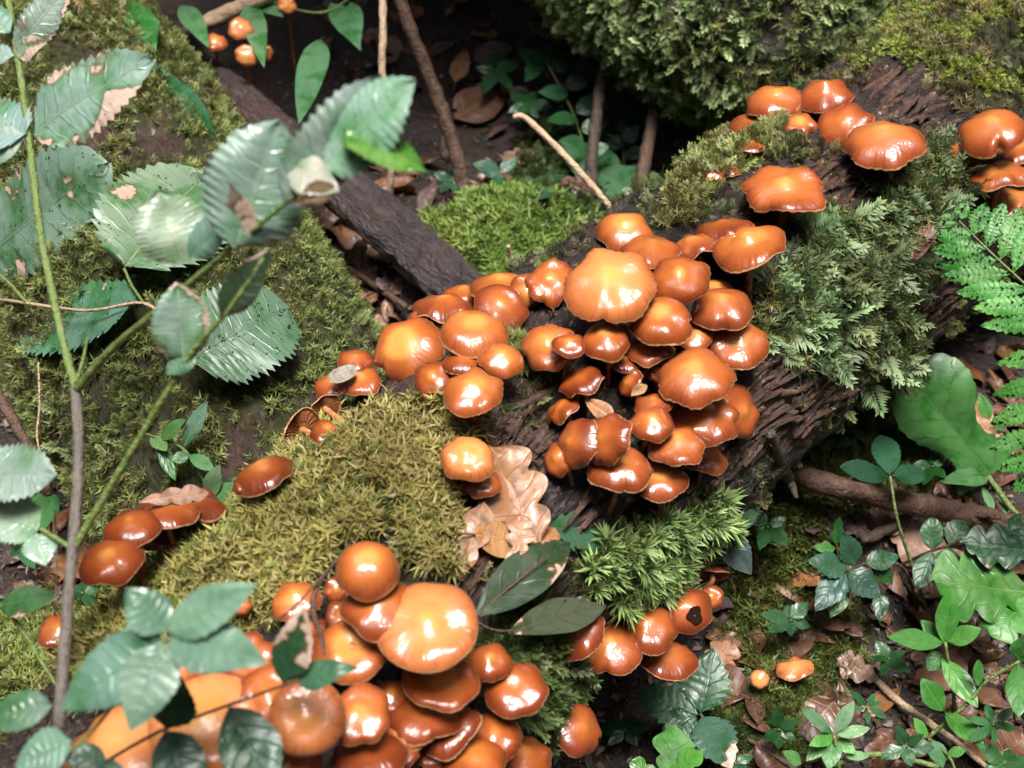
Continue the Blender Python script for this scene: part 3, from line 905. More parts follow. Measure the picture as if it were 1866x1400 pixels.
# --- right lower row
m(1192, 1100, 42, 34, 'little bright orange mushroom behind the row under the star moss', tone=.7, so=.008)
m(1157, 1112, 50, 34, 'bump-like orange mushroom behind the shining striped cap', tone=.46, so=.012)
m(1296, 1088, 40, 44, 'small orange mushroom at the end of the row under star moss', tone=.58, so=.010)
m(1216, 1196, 100, 62, 'shaded orange mushroom below the row under star moss', tone=.46, so=.014, phi=75, rim=.7, hr=.35)
m(1050, 1150, 100, 84, 'orange mushroom partly under a dull fallen leaf', tone=.52, so=.034, phi=110, rim=.8)
m(1113, 1178, 104, 88, 'very shiny striped orange mushroom with a cleft lower edge', tone=.60, so=.040, notch=((D(255), .16, .16),), rim=.7, phi=95)
m(1182, 1143, 98, 80, 'rounded shining orange mushroom in the middle of the lower row', tone=.54, so=.046, rim=.6, phi=80, hr=.5)
m(1249, 1110, 90, 84, 'plump orange mushroom with a dark worm hole', tone=.50, so=.038, phi=85, hr=.62, hole=(1266, 1122))
# --- big lower cluster; shade among the caps painted in as low tones
m(613, 1074, 44, 52, 'small shiny brown mushroom beside the ball-shaped cap', tone=.34, so=.022)
m(623, 1122, 56, 52, 'small orange mushroom under the ball-shaped cap', tone=.45, so=.030)
m(565, 1146, 70, 50, 'dark shiny mushroom behind the dry curled blade', tone=.20, so=.022)
m(566, 1184, 63, 48, 'dark mushroom with a white glint under the dry curled blade', tone=.22, so=.030)
m(538, 1094, 84, 66, 'orange mushroom with streaky shine next to the dry curled blade', tone=.52, so=.026, phi=110)
m(640, 1180, 128, 105, 'orange-brown mushroom with a sunken shining centre', tone=.46, so=.048, phi=100, hr=.25, umbo=-.06)
m(692, 1106, 126, 96, 'glossy orange mushroom squeezed between the ball cap and the widest flat cap', tone=.52, so=.068, hr=.48)
m(670, 1034, 110, 98, 'ball-shaped orange mushroom on top of the lower cluster', tone=.58, so=.080, hr=.72, umbo=.02, curl=.2, scal=.008, irr=.01)
m(778, 1137, 174, 146, 'widest flat pale orange mushroom with a yellow boss and inrolled rim', tone=.94, so=.080, hr=.15, umbo=.10, flat=3.4, spot=1.0, curl=.08, irr=.012, scal=.006, wave=.012, phi=100)
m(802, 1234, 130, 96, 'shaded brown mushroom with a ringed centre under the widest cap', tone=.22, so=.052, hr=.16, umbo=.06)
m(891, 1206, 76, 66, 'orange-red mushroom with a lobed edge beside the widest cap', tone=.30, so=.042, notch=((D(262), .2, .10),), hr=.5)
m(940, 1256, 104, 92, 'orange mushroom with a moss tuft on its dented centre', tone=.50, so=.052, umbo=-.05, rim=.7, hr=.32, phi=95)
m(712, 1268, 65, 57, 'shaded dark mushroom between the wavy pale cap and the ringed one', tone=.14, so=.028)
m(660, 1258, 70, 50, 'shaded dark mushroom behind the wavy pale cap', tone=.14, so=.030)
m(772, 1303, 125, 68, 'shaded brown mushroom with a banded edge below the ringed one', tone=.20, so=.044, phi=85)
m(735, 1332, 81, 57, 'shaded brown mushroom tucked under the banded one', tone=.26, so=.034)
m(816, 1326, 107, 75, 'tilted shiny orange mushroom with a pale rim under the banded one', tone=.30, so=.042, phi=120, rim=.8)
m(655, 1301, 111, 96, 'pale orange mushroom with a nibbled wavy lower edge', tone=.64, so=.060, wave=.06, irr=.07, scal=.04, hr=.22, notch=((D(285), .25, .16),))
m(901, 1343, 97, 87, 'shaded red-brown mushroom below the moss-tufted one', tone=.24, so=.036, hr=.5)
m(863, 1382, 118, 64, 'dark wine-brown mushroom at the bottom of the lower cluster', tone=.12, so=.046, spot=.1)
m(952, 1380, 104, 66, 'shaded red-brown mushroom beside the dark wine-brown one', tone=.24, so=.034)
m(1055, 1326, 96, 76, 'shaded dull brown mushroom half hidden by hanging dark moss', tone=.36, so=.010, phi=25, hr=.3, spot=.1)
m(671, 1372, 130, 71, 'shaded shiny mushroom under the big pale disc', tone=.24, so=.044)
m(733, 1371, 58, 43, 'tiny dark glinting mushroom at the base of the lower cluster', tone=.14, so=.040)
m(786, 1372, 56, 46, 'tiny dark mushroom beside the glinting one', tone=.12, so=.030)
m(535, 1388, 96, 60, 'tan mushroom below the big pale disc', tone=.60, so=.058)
m(558, 1306, 132, 138, 'big pale orange disc-shaped mushroom with a yellow boss', tone=.95, so=.082, hr=.30, flat=2.6, umbo=.07, spot=1.0, irr=.02, scal=.008, wave=.02, phi=120)
m(488, 1272, 125, 114, 'pale orange mushroom with a bright boss beside the big disc', tone=.80, so=.076, hr=.28, umbo=.12, spot=1.0, phi=110)
m(455, 1202, 97, 96, 'orange mushroom behind the browned ash leaflets', tone=.62, so=.058, phi=105)
m(331, 1214, 80, 80, 'pale shiny mushroom showing between the ash leaflets', tone=.72, so=.062, phi=105)
m(440, 1103, 34, 34, 'tiny orange mushroom at the tip of a green leaflet', tone=.5, so=.02)
m(372, 1308, 196, 150, 'very large pale orange mushroom behind the ash leaflets', tone=1.0, so=.082, hr=.18, flat=3.2, umbo=.06, spot=1.0, irr=.02, scal=.006, wave=.02, phi=105)
m(222, 1360, 190, 140, 'very large pale tan mushroom beside the grey stem', tone=1.0, so=.075, hr=.20, flat=3.2, umbo=.05, spot=.9, irr=.02, scal=.006, wave=.02, phi=110)
# ------------------------------------------------------------------ leaves and plants
OUT = {
 'hazel': ([0, .04, .15, .35, .6, .8, .93, 1], [0, .50, .86, 1, .95, .68, .28, 0]),
 'ovate': ([0, .05, .2, .4, .6, .8, .93, 1], [0, .38, .86, 1, .84, .50, .20, 0]),
 'ellip': ([0, .06, .22, .45, .65, .85, .95, 1], [0, .30, .75, 1, .95, .62, .32, 0]),
 'lance': ([0, .06, .25, .5, .7, .88, .96, 1], [0, .25, .75, 1, .82, .42, .18, 0]),
 'round': ([0, .06, .2, .45, .7, .88, .96, 1], [0, .5, .85, 1, .95, .70, .42, 0]),
 'dock': ([0, .05, .12, .25, .4, .6, .8, .95, 1], [.35, .9, .80, .50, .55, .85, 1, .9, .6]),
 'oak': ([0, .05, .2, .45, .65, .85, .95, 1], [.06, .18, .50, .85, 1, .80, .50, 0]),
 'blade': ([0, .1, .3, .6, .85, 1], [.5, .8, 1, .8, .45, 0]),
}
def depth_of(px, py, d):
    if isinstance(d, tuple):
        k, off = d
        if k == 'G':
            return float(project(ground_pt(px, py))[2]) - off
        return {'L': left_log, 'M': main_log, 'T': top_log, 'B': branch}[k].depth(px, py) - off
    return d

def leaf_mesh(Ln, W, shape, rg, fold=.15, droop=.12, edge=.06, teeth=0, tamp=.07, lobes=0, quilt=.010, nv=8, wav=.03, twist=0., hook=0.):
    ns = max(30, int(teeth * 5), int(lobes * 12)) if (teeth or lobes) else 26
    ns = min(ns, 84)
    vv = np.array([-1, -.82, -.6, -.38, -.18, -.05, 0, .05, .18, .38, .6, .82, 1.])
    s = np.linspace(0, 1, ns)
    xs, ys = OUT[shape]
    hw = np.interp(s, xs, ys)
    hw = np.convolve(np.pad(hw, 2, mode='edge'), [.1, .2, .4, .2, .1], 'valid')
    hw[0] = max(ys[0], .03); hw[-1] = ys[-1]
    hl, hr_ = hw.copy(), hw.copy()
    for h_, ph in ((hl, rg.uniform(0, .5)), (hr_, rg.uniform(.5, 1))):
        if lobes:
            h_ *= .56 + .50 * np.abs(np.cos(np.pi * (s * lobes + ph * .6))) ** .8
        if teeth:
            h_ *= 1 + tamp * (2 * ((s * teeth + ph) % 1) - 1) * np.clip(np.minimum(s, 1 - s) * 12, 0, 1) * rg.uniform(.6, 1.3, ns)
        h_ *= 1 + .05 * (vnoise(np.stack([s * 5, 0 * s + ph * 40, 0 * s], -1), 2) - .5)
    S, Vv = np.meshgrid(s, vv, indexing='ij')
    HW = np.where(Vv < 0, hl[:, None], hr_[:, None])
    Y = Vv * HW * W / 2
    # teeth point forward
    X = S * Ln + (.02 * Ln * np.abs(Vv) ** 4 if teeth else 0)
    av = np.abs(Vv)
    jt = (vnoise(np.stack([S * 4, Vv * 3, 0 * S + rg.uniform(0, 40)], -1), 6) - .5) * .8
    q = np.abs(((S * nv - av * .9 + jt) % 1) - .5) * 2
    Z = fold * np.abs(Y) - edge * W * av ** 2.5 * HW - droop * Ln * S ** 2 - quilt * W * q ** 3 * (av > .02) - quilt * 1.2 * W * (av < .03)
    Z = Z + wav * W * np.sin(S * 9 + Vv * 2.1 + rg.uniform(0, 6)) * av + wav * W * 1.5 * (vnoise(np.stack([S * 3, Vv * 1.6, 0 * S + rg.uniform(0, 50)], -1), 4) - .5) * 2
    if hook:
        Z = Z - hook * Ln * np.clip((S - .7) / .3, 0, 1) ** 2
    if twist:
        a = twist * S
        Y, Z = Y * np.cos(a) - Z * np.sin(a), Y * np.sin(a) + Z * np.cos(a)
    v = np.stack([X, Y, Z], -1).reshape(-1, 3)
    uv = np.stack([S, (Vv + 1) / 2], -1).reshape(-1, 2)
    return v, grid_faces(ns, len(vv)), uv

def place_leaf(name, parent, b, t, W, shape, mat, col, roll=0., nrm=None, seed=0, mid=True, **kw):
    b, t = np.asarray(b, float), np.asarray(t, float)
    rg = np.random.default_rng(seed)
    Ln = np.linalg.norm(t - b)
    x = (t - b) / Ln
    n0 = nrm if nrm is not None else unit(np.array([0, 0, .8]) + unit(CAM - b))
    n0 = unit(n0 - x * (n0 @ x))
    y = np.cross(n0, x)
    c, s_ = math.cos(roll), math.sin(roll)
    y, z = y * c + n0 * s_, n0 * c - y * s_
    v, f, uv = leaf_mesh(Ln, W, shape, rg, **kw)
    dz = v[:, 2].mean()
    v[:, 2] -= dz * 0.0
    o = mesh_obj(name, v @ np.stack([x, y, z], -1).T + b, f, mat, parent, uv=uv)
    o.color = col
    if mid and W > .012:
        ns = len(v) // 13
        c_ = (v @ np.stack([x, y, z], -1).T + b)[6::13][:ns]
        c_ = c_[np.linspace(0, ns - 2, 9).astype(int)] + z * .0001
        r_ = max(.00035, W * .009)
        mv, mf, muv = tube(c_, np.linspace(r_, r_ * .3, 9), 6, 18)
        q = mesh_obj('midrib', mv, mf, M['midrib'], o, uv=muv)
        q.matrix_parent_inverse = Matrix.Identity(4)
        q.color = (min(1, col[0] * 1.5), min(1, col[1] * 1.3), min(1, col[2] * 1.2), 0)
    return o

def mat_midrib():
    t = NT('leaf_midrib')
    oi = t.n('ObjectInfo')
    n = t.noise(t.coord('Object'), 300, 2)
    c = t.mix(n, oi.outputs['Color'], t.mix(1.0, oi.outputs['Color'], (.7, .75, .6), 'MULTIPLY'))
    t.set(Base_Color=c, Roughness=.45)
    return t.m
M['midrib'] = mat_midrib()

def jc(c, a, rg, s=.12):
    k = 1 + s * rg.normal()
    return (min(1, c[0] * k * (1 + .06 * rg.normal())), min(1, c[1] * k), min(1, c[2] * k * (1 + .06 * rg.normal())), a)

LF = lambda bx, by, tx, ty, w, db, dt=None, sh='ovate', c=(.060, .135, .060), a=.25, mt='leaf', **kw: (bx, by, tx, ty, w, db, dt, sh, c, a, mt, kw)
SEED = [1000]
def plant(name, label, cat, stems=(), leaves=(), grp=None, base=None, leaf_name='leaf'):
    """stems: (points (px,py,depth), radius in picture pixels at both ends, material, part name)"""
    pts0 = None
    built = []
    for pts, r0, r1, mt, nm in stems:
        w3 = []
        rr = []
        n = len(pts)
        for i, (px, py, d) in enumerate(pts):
            d = depth_of(px, py, d)
            w3.append(P(px, py, d)); rr.append((r0 + (r1 - r0) * i / (n - 1)) * d * K)
        built.append((w3, rr, mt, nm))
    if base is None:
        base = built[0][0][0] if built else P(leaves[0][0], leaves[0][1], depth_of(leaves[0][0], leaves[0][1], leaves[0][5]))
    e = empty(name, base, label, cat, grp)
    for w3, rr, mt, nm in built:
        SEED[0] += 1
        v, f, uv = tube(w3, rr, 9, len(w3) * 6, .10, SEED[0] % 90)
        mesh_obj(nm, v, f, M[mt], e, uv=uv)
    for bx, by, tx, ty, w_, db, dt, sh, c, a, mt, kw in leaves:
        SEED[0] += 1
        rg = np.random.default_rng(SEED[0])
        d0 = depth_of(bx, by, db)
        d1 = depth_of(tx, ty, dt if dt is not None else db)
        kw = dict(kw)
        ex = kw.pop('name', leaf_name)
        place_leaf(ex, e, P(bx, by, d0), P(tx, ty, d1), w_ * (d0 + d1) / 2 * K, sh, M[mt], jc(c, a, rg), seed=SEED[0], **kw)
    return e

HZ = dict(teeth=15, tamp=.10, nv=8, quilt=.008, wav=.035)
AS = dict(teeth=9, tamp=.05, nv=7, quilt=.010, wav=.03)
GR = (.13, .22, .155)
PALE_GLARE = (.225, .32, .255)  # sky glare on wet foreground leaves, painted into the base colour
# --- sapling with the grey stem, close to the camera
plant('sapling', 'grey-stemmed sapling with big mottled green leaves and forked green shoots', 'sapling',
  [([(88, 1480, .48), (100, 1400, .50), (112, 1250, .53), (128, 1050, .57), (143, 850, .60), (138, 705, .62)], 12, 10, 'stem_grey', 'stem'),
   ([(138, 710, .62), (110, 600, .64), (75, 430, .66), (55, 270, .68), (35, 120, .70), (8, -40, .72)], 8, 6, 'stem_green', 'shoot'),
   ([(136, 715, .62), (200, 640, .59), (270, 580, .565), (400, 470, .53), (520, 370, .505), (610, 290, .495)], 8, 4, 'stem_green', 'shoot'),
   ([(128, 1010, .58), (170, 940, .575), (250, 805, .56), (345, 650, .54), (420, 560, .525), (480, 470, .515)], 8, 4, 'stem_green', 'shoot'),
   ([(132, 1000, .58), (100, 980, .585), (72, 963, .59)], 5, 4, 'stem_green', 'shoot'),
   ([(138, 700, .62), (150, 660, .62), (160, 615, .625)], 4, 2, 'stem_green', 'shoot')],
  [LF(58, 243, 255, 95, 150, .68, .655, 'hazel', PALE_GLARE, .55, **HZ, roll=-.15),
   LF(50, 246, -80, 190, 110, .68, .70, 'hazel', PALE_GLARE, .3, **HZ),
   LF(45, 250, -60, 285, 70, .68, .69, 'ovate', PALE_GLARE, .3, **AS),
   LF(30, 100, 128, -50, 70, .70, .69, 'ovate', PALE_GLARE, .75, **HZ),
   LF(30, 98, 75, 72, 50, .70, .69, 'ovate', PALE_GLARE, .7, **AS),
   LF(26, 102, -70, 95, 52, .70, .71, 'ovate', PALE_GLARE, .2, **AS),
   LF(20, 60, -60, -10, 60, .70, .71, 'ovate', GR, .2, **AS),
   # far shoot to the right
   LF(430, 452, 505, 228, 190, .52, .50, 'hazel', PALE_GLARE, .55, **HZ, roll=.25, edge=.14),
   LF(440, 446, 402, 330, 90, .52, .505, 'ovate', (.20, .15, .10), .8, **AS, roll=-.5),
   LF(520, 372, 690, 150, 120, .505, .48, 'hazel', PALE_GLARE, .5, **HZ, roll=.5, edge=.12),
   LF(590, 305, 735, 140, 150, .495, .47, 'hazel', PALE_GLARE, .55, **HZ, roll=-.25, edge=.12),
   LF(625, 240, 782, 300, 120, .485, .475, 'ovate', (.085, .20, .030), .1, **HZ, roll=-.7),
   LF(525, 300, 608, 342, 76, .50, .485, 'ovate', (.42, .44, .38), .3, **AS, roll=.3),
   LF(610, 335, 535, 375, 44, .487, .495, 'ovate', (.26, .18, .11), .9, **AS, roll=-.6),
   LF(335, 478, 290, 350, 135, .54, .53, 'hazel', PALE_GLARE, .45, **HZ),
   LF(345, 470, 420, 380, 70, .54, .525, 'ovate', GR, .6, **AS),
   LF(335, 655, 325, 525, 105, .542, .525, 'hazel', PALE_GLARE, .5, **HZ, roll=.2),
   LF(355, 640, 300, 680, 50, .541, .54, 'ovate', GR, .2, **AS),
   LF(402, 578, 486, 462, 68, .527, .51, 'ovate', (.040, .075, .035), .75, **AS, roll=.4),
   LF(-45, 862, 86, 857, 116, .60, .58, 'hazel', PALE_GLARE, .45, **HZ),
   LF(72, 966, -30, 925, 90, .59, .60, 'hazel', PALE_GLARE, .35, **HZ),
   LF(66, 972, 82, 1026, 66, .59, .58, 'ovate', PALE_GLARE, .45, **HZ)])
plant('hazel_seedling', 'seedling with four round serrated dew-specked leaves lying over the olive moss', 'seedling',
  [([(-40, 540, ('L', 0.038)), (50, 553, ('L', 0.040)), (160, 566, ('L', 0.045)), (262, 553, ('L', 0.051)), (310, 600, ('L', 0.051)), (340, 655, ('L', 0.056))], 3, 3, 'straw', 'stem'),
   ([(262, 553, ('L', 0.051)), (240, 520, ('L', 0.054)), (226, 490, ('L', 0.058))], 3, 3, 'stem_green', 'stalk'),
   ([(50, 553, ('L', 0.040)), (10, 510, ('L', 0.048)), (-30, 480, ('L', 0.058))], 3, 3, 'stem_green', 'stalk')],
  [LF(228, 488, 372, 296, 232, ('L', 0.058), ('L', 0.080), 'round', (.15, .235, .17), .28, 'leaf_fine', **{**HZ, 'teeth': 17}),
   LF(250, 550, -5, 602, 136, ('L', 0.051), ('L', 0.074), 'hazel', (.11, .195, .125), .25, 'leaf_fine', **{**HZ, 'teeth': 17}),
   LF(340, 656, 528, 548, 196, ('L', 0.056), ('L', 0.077), 'round', (.11, .20, .11), .28, 'leaf_fine', **{**HZ, 'teeth': 17}),
   LF(-40, 485, 152, 296, 190, ('L', 0.058), ('L', 0.087), 'round', (.14, .225, .16), .45, 'leaf_fine', **{**HZ, 'teeth': 17})])
plant('ash_sprig', 'sprig of mottled oval leaflets with browned patches drooping over the lower mushrooms', 'leaf sprig',
  [([(100, 1400, .485), (170, 1330, .480), (240, 1240, .470), (302, 1158, .465)], 4, 3, 'stem_green', 'stalk')],
  [LF(304, 1152, 450, 1066, 92, .465, .450, 'ovate', GR, .3, **AS),
   LF(302, 1150, 232, 1074, 86, .465, .460, 'ovate', GR, .2, **AS),
   LF(306, 1158, 470, 1196, 112, .465, .445, 'ovate', GR, .6, **AS),
   LF(298, 1165, 100, 1290, 128, .465, .465, 'ovate', (.11, .20, .135), .25, **AS),
   LF(300, 1170, 235, 1330, 110, .465, .455, 'ovate', (.11, .195, .13), .2, **AS),
   LF(296, 1160, 180, 1190, 84, .466, .470, 'ovate', GR, .35, **AS),
   LF(95, 1285, -40, 1310, 76, .485, .490, 'ovate', GR, .3, **AS),
   LF(130, 1350, 20, 1395, 88, .480, .480, 'ovate', GR, .3, **AS)])
plant('ash_leaf', 'compound leaf with dark oval leaflets on a thin straight stalk over the pale mushrooms', 'leaf',
  [([(120, 1440, .515), (210, 1378, .515), (303, 1328, .515), (420, 1284, .515), (520, 1248, .515), (600, 1222, .515)], 3.5, 2.5, 'twig_dark', 'stalk')],
  [LF(303, 1326, 318, 1232, 100, .515, .500, 'ovate', (.030, .085, .045), .1, 'leaf_smooth', **AS, name='leaflet'),
   LF(303, 1330, 345, 1445, 98, .515, .500, 'ellip', (.026, .075, .040), .1, 'leaf_smooth', **AS, name='leaflet'),
   LF(417, 1288, 492, 1425, 112, .515, .500, 'ellip', (.026, .080, .042), .1, 'leaf_smooth', **AS, name='leaflet'),
   LF(518, 1246, 548, 1118, 78, .515, .500, 'ovate', (.030, .085, .045), .6, 'leaf_smooth', **AS, name='leaflet'),
   LF(540, 1242, 632, 1212, 56, .515, .505, 'ovate', (.030, .085, .045), .65, 'leaf_smooth', **AS, name='leaflet', hook=.2),
   LF(195, 1390, 110, 1370, 56, .515, .510, 'ovate', (.035, .09, .045), .2, 'leaf_smooth', **AS, name='leaflet'),
   LF(205, 1382, 190, 1470, 60, .515, .510, 'ovate', (.035, .09, .045), .2, 'leaf_smooth', **AS, name='leaflet')])
BG = (.055, .15, .035)
# --- small weeds on the left
plant('chickweed', 'trailing weed with narrow pale leaves between the mossy log and the red-brown mushrooms', 'weed',
  [([(400, 930, ('L', .0)), (340, 825, ('L', .02)), (290, 800, ('L', .03)), (252, 785, ('L', .03))], 3, 2, 'stem_green', 'stem')],
  [LF(335, 815, 371, 735, 32, ('L', .025), ('L', .05), 'lance', (.12, .20, .12), .05, 'leaf_smooth'),
   LF(290, 803, 330, 764, 30, ('L', .03), ('L', .05), 'lance', (.07, .17, .05), .05, 'leaf_smooth'),
   LF(275, 795, 300, 815, 26, ('L', .03), ('L', .04), 'ellip', (.10, .20, .08), .05, 'leaf_smooth'),
   LF(290, 805, 318, 872, 28, ('L', .03), ('L', .03), 'lance', BG, .05, 'leaf_smooth'),
   LF(345, 825, 315, 840, 24, ('L', .02), ('L', .03), 'ellip', (.09, .17, .08), .05, 'leaf_smooth'),
   LF(378, 905, 396, 850, 36, ('L', .02), ('L', .04), 'ovate', (.13, .22, .12), .05, 'leaf_smooth'),
   LF(385, 910, 425, 880, 34, ('L', .02), ('L', .03), 'ovate', (.07, .15, .06), .05, 'leaf_smooth'),
   LF(345, 828, 385, 852, 26, ('L', .02), ('L', .03), 'ellip', (.08, .16, .07), .05, 'leaf_smooth')])
plant('herb_seedling', 'small plant with bright green pointed leaves on dark ground by the grey stem', 'herb',
  [([(95, 1010, ('G', .02)), (92, 930, ('G', .06)), (92, 868, ('G', .10))], 3, 2, 'stem_green', 'stem')],
  [LF(92, 872, 138, 826, 26, ('G', .10), ('G', .12), 'lance', BG, .05, 'leaf_smooth'),
   LF(90, 874, 58, 872, 26, ('G', .10), ('G', .11), 'lance', BG, .05, 'leaf_smooth'),
   LF(92, 898, 78, 958, 44, ('G', .08), ('G', .09), 'ovate', (.06, .18, .05), .05, 'leaf_smooth'),
   LF(90, 900, 58, 930, 34, ('G', .08), ('G', .09), 'ovate', (.05, .15, .04), .05, 'leaf_smooth')])
plant('broad_leaf_herb', 'single oval green leaf on a green stalk at the lower edge of the dark hollow', 'herb',
  [([(110, 1260, .62), (75, 1205, .62), (35, 1140, .62), (0, 1100, .62)], 4, 3, 'stem_green', 'stalk')],
  [LF(-2, 1105, 90, 1082, 62, .62, .60, 'ovate', (.06, .13, .06), .35, **AS)])
# --- right: fern
def fern(name, label, rach, n, lens, depth, side_ang=(55, 60), sides=(1, -1), wpx=26):
    pts = [P(px, py, d) for px, py, d in rach]
    e = empty(name, pts[0], label, 'fern')
    cr = catmull(pts, 60)
    v, f, uv = tube(pts, [.0011, .0010, .0008, .0005][:len(pts)] if len(pts) <= 4 else np.linspace(.0011, .0005, len(pts)), 7, 24)
    mesh_obj('rachis', v, f, M['stem_green'], e, uv=uv)
    for i in range(n):
        t = (i + .6) / n
        b = cr[int(t * 58)]
        tg = unit(cr[min(59, int(t * 58) + 1)] - cr[max(0, int(t * 58) - 1)])
        nn = unit(CAM - b + np.array([0, 0, .35]))
        sd_ = unit(np.cross(nn, tg))
        L_ = np.interp(t, [x[0] for x in lens], [x[1] for x in lens]) * depth * K
        for k, sg in enumerate(sides):
            a = math.radians(side_ang[k])
            d = unit(tg * math.cos(a) + sd_ * sg * math.sin(a) + nn * .05)
            SEED[0] += 1
            rg = np.random.default_rng(SEED[0])
            place_leaf('pinna', e, b, b + d * L_ * rg.uniform(.93, 1.05), wpx * min(1, .45 + L_ / (depth * K) / 140) * depth * K, 'lance', M['leaf_fern'], jc((.075, .225, .042), .1, rg, .14), nrm=nn, mid=False, seed=SEED[0], teeth=10, tamp=.2, fold=.10, droop=rg.uniform(.0, .16), nv=13, quilt=.02, edge=.08)
    return e
M['leaf_fern'] = mat_leaf('fern_leaf', 13.0, .5, gloss=.55, spec=.3)
fern('fern_frond', 'bright green fern frond with toothed leaflets in front of the log', [(1960, 600, .86), (1870, 520, .875), (1800, 455, .89), (1733, 388, .90)], 8, [(0, 135), (.4, 125), (.7, 90), (.9, 48), (1, 22)], .88, (48, 62), (1, -1), 40)
fern('fern_frond', 'fern frond beneath the upper one with its tips hanging over fallen leaves', [(1990, 560, .86), (1940, 680, .87), (1915, 790, .88), (1895, 900, .89)], 7, [(0, 130), (.5, 130), (.8, 90), (1, 45)], .88, (60, 60), (-1, 1), 38)
# --- right: ground plants
DK = (.022, .070, .038)
plant('dock_leaf', 'large torn bright green strap-shaped leaf standing against the log', 'leaf',
  [([(1900, 985, ('G', .02)), (1850, 935, ('G', .03)), (1800, 868, ('G', .05))], 6, 5, 'stem_green', 'stalk')],
  [LF(1802, 866, 1662, 688, 176, ('G', .05), ('G', .16), 'dock', (.060, .185, .045), .12, 'leaf_smooth', fold=.3, droop=.02, wav=.05, teeth=9, tamp=.03),
   LF(1800, 868, 1722, 872, 40, ('G', .05), ('G', .07), 'ovate', (.10, .21, .09), .1, 'leaf_smooth', fold=.4)])
plant('bramble_sprig', 'dark green three-leaved sprig rising in front of the moss bank', 'sprig',
  [([(1688, 1110, ('G', .02)), (1665, 1040, ('G', .05)), (1636, 950, ('G', .09)), (1622, 868, ('G', .12))], 3.5, 2.5, 'stem_green', 'stem')],
  [LF(1622, 865, 1608, 782, 52, ('G', .12), ('G', .15), 'ellip', DK, .15, 'leaf_smooth', **AS),
   LF(1620, 868, 1545, 848, 44, ('G', .12), ('G', .14), 'ellip', DK, .15, 'leaf_smooth', **AS),
   LF(1626, 868, 1692, 858, 42, ('G', .12), ('G', .14), 'ellip', DK, .15, 'leaf_smooth', **AS)])
plant('bramble_sprig', 'dark bluish cluster of toothed leaves below the thick stick', 'sprig',
  [([(1672, 1110, ('G', .015)), (1650, 1040, ('G', .05)), (1600, 1020, ('G', .06)), (1545, 1040, ('G', .07))], 3, 2, 'twig_dark', 'stem')],
  [LF(1542, 1036, 1478, 1020, 50, ('G', .07), ('G', .08), 'ovate', DK, .1, 'leaf_smooth', teeth=7, tamp=.08),
   LF(1540, 1042, 1488, 1108, 54, ('G', .07), ('G', .075), 'ovate', (.028, .070, .048), .15, 'leaf_smooth', teeth=7, tamp=.08),
   LF(1548, 1040, 1606, 1088, 54, ('G', .07), ('G', .08), 'ovate', (.028, .070, .050), .15, 'leaf_smooth', teeth=7, tamp=.08),
   LF(1560, 1030, 1540, 976, 46, ('G', .07), ('G', .09), 'ovate', DK, .15, 'leaf_smooth', teeth=7, tamp=.08),
   LF(1578, 1028, 1640, 1010, 40, ('G', .065), ('G', .075), 'ovate', DK, .15, 'leaf_smooth', teeth=7, tamp=.08),
   LF(1590, 1024, 1630, 1065, 40, ('G', .06), ('G', .06), 'ovate', (.035, .09, .03), .3, 'leaf_smooth', teeth=7, tamp=.08),
   LF(1545, 1070, 1515, 1122, 32, ('G', .05), ('G', .055), 'lance', (.05, .13, .03), .1, 'leaf_smooth'),
   LF(1605, 1080, 1604, 1130, 30, ('G', .04), ('G', .045), 'ovate', DK, .1, 'leaf_smooth', teeth=6, tamp=.1)])
plant('herb_seedling', 'little lobed green seedling leaf beside the dark bluish leaf cluster', 'herb',
  [([(1528, 1020, ('G', .01)), (1524, 990, ('G', .03))], 2, 2, 'stem_green', 'stem')],
  [LF(1524, 992, 1530, 944, 26, ('G', .03), ('G', .05), 'ovate', (.05, .15, .04), .05, 'leaf_smooth', lobes=2),
   LF(1522, 1000, 1485, 995, 26, ('G', .03), ('G', .04), 'ovate', (.06, .17, .04), .05, 'leaf_smooth', lobes=2)])
plant('honeysuckle_sprig', 'sprig of four rounded dark green paired leaves over a pale fallen leaf', 'sprig',
  [([(1640, 1030, ('G', .02)), (1698, 1004, ('G', .07)), (1730, 994, ('G', .09)), (1752, 982, ('G', .10))], 3, 2.5, 'twig', 'stem')],
  [LF(1698, 1002, 1700, 942, 44, ('G', .07), ('G', .09), 'ellip', (.030, .10, .032), .05, 'leaf_smooth'),
   LF(1698, 1006, 1676, 1070, 44, ('G', .07), ('G', .07), 'ellip', (.030, .095, .035), .05, 'leaf_smooth'),
   LF(1730, 994, 1760, 948, 48, ('G', .09), ('G', .11), 'ellip', (.030, .095, .032), .05, 'leaf_smooth', teeth=5),
   LF(1730, 998, 1728, 1052, 52, ('G', .09), ('G', .09), 'ellip', (.030, .10, .035), .05, 'leaf_smooth')])
plant('oak_seedling', 'oak seedling with one large lobed green leaf and darker ones behind', 'seedling',
  [([(1930, 1180, ('G', .02)), (1900, 1110, ('G', .07)), (1870, 1075, ('G', .10))], 4, 3, 'twig_dark', 'stem')],
  [LF(1885, 1082, 1712, 1052, 150, ('G', .10), ('G', .12), 'oak', (.075, .19, .045), .12, 'leaf_smooth', lobes=3.4, fold=.08),
   LF(1885, 1085, 1810, 1150, 96, ('G', .10), ('G', .10), 'oak', (.075, .19, .045), .1, 'leaf_smooth', lobes=3, fold=.08),
   LF(1900, 1010, 1765, 985, 90, ('G', .13), ('G', .13), 'oak', (.026, .085, .035), .1, 'leaf_smooth', lobes=3.4),
   LF(1900, 990, 1840, 945, 60, ('G', .14), ('G', .15), 'oak', (.030, .095, .035), .1, 'leaf_smooth', lobes=3)])
LG = (.075, .23, .045)
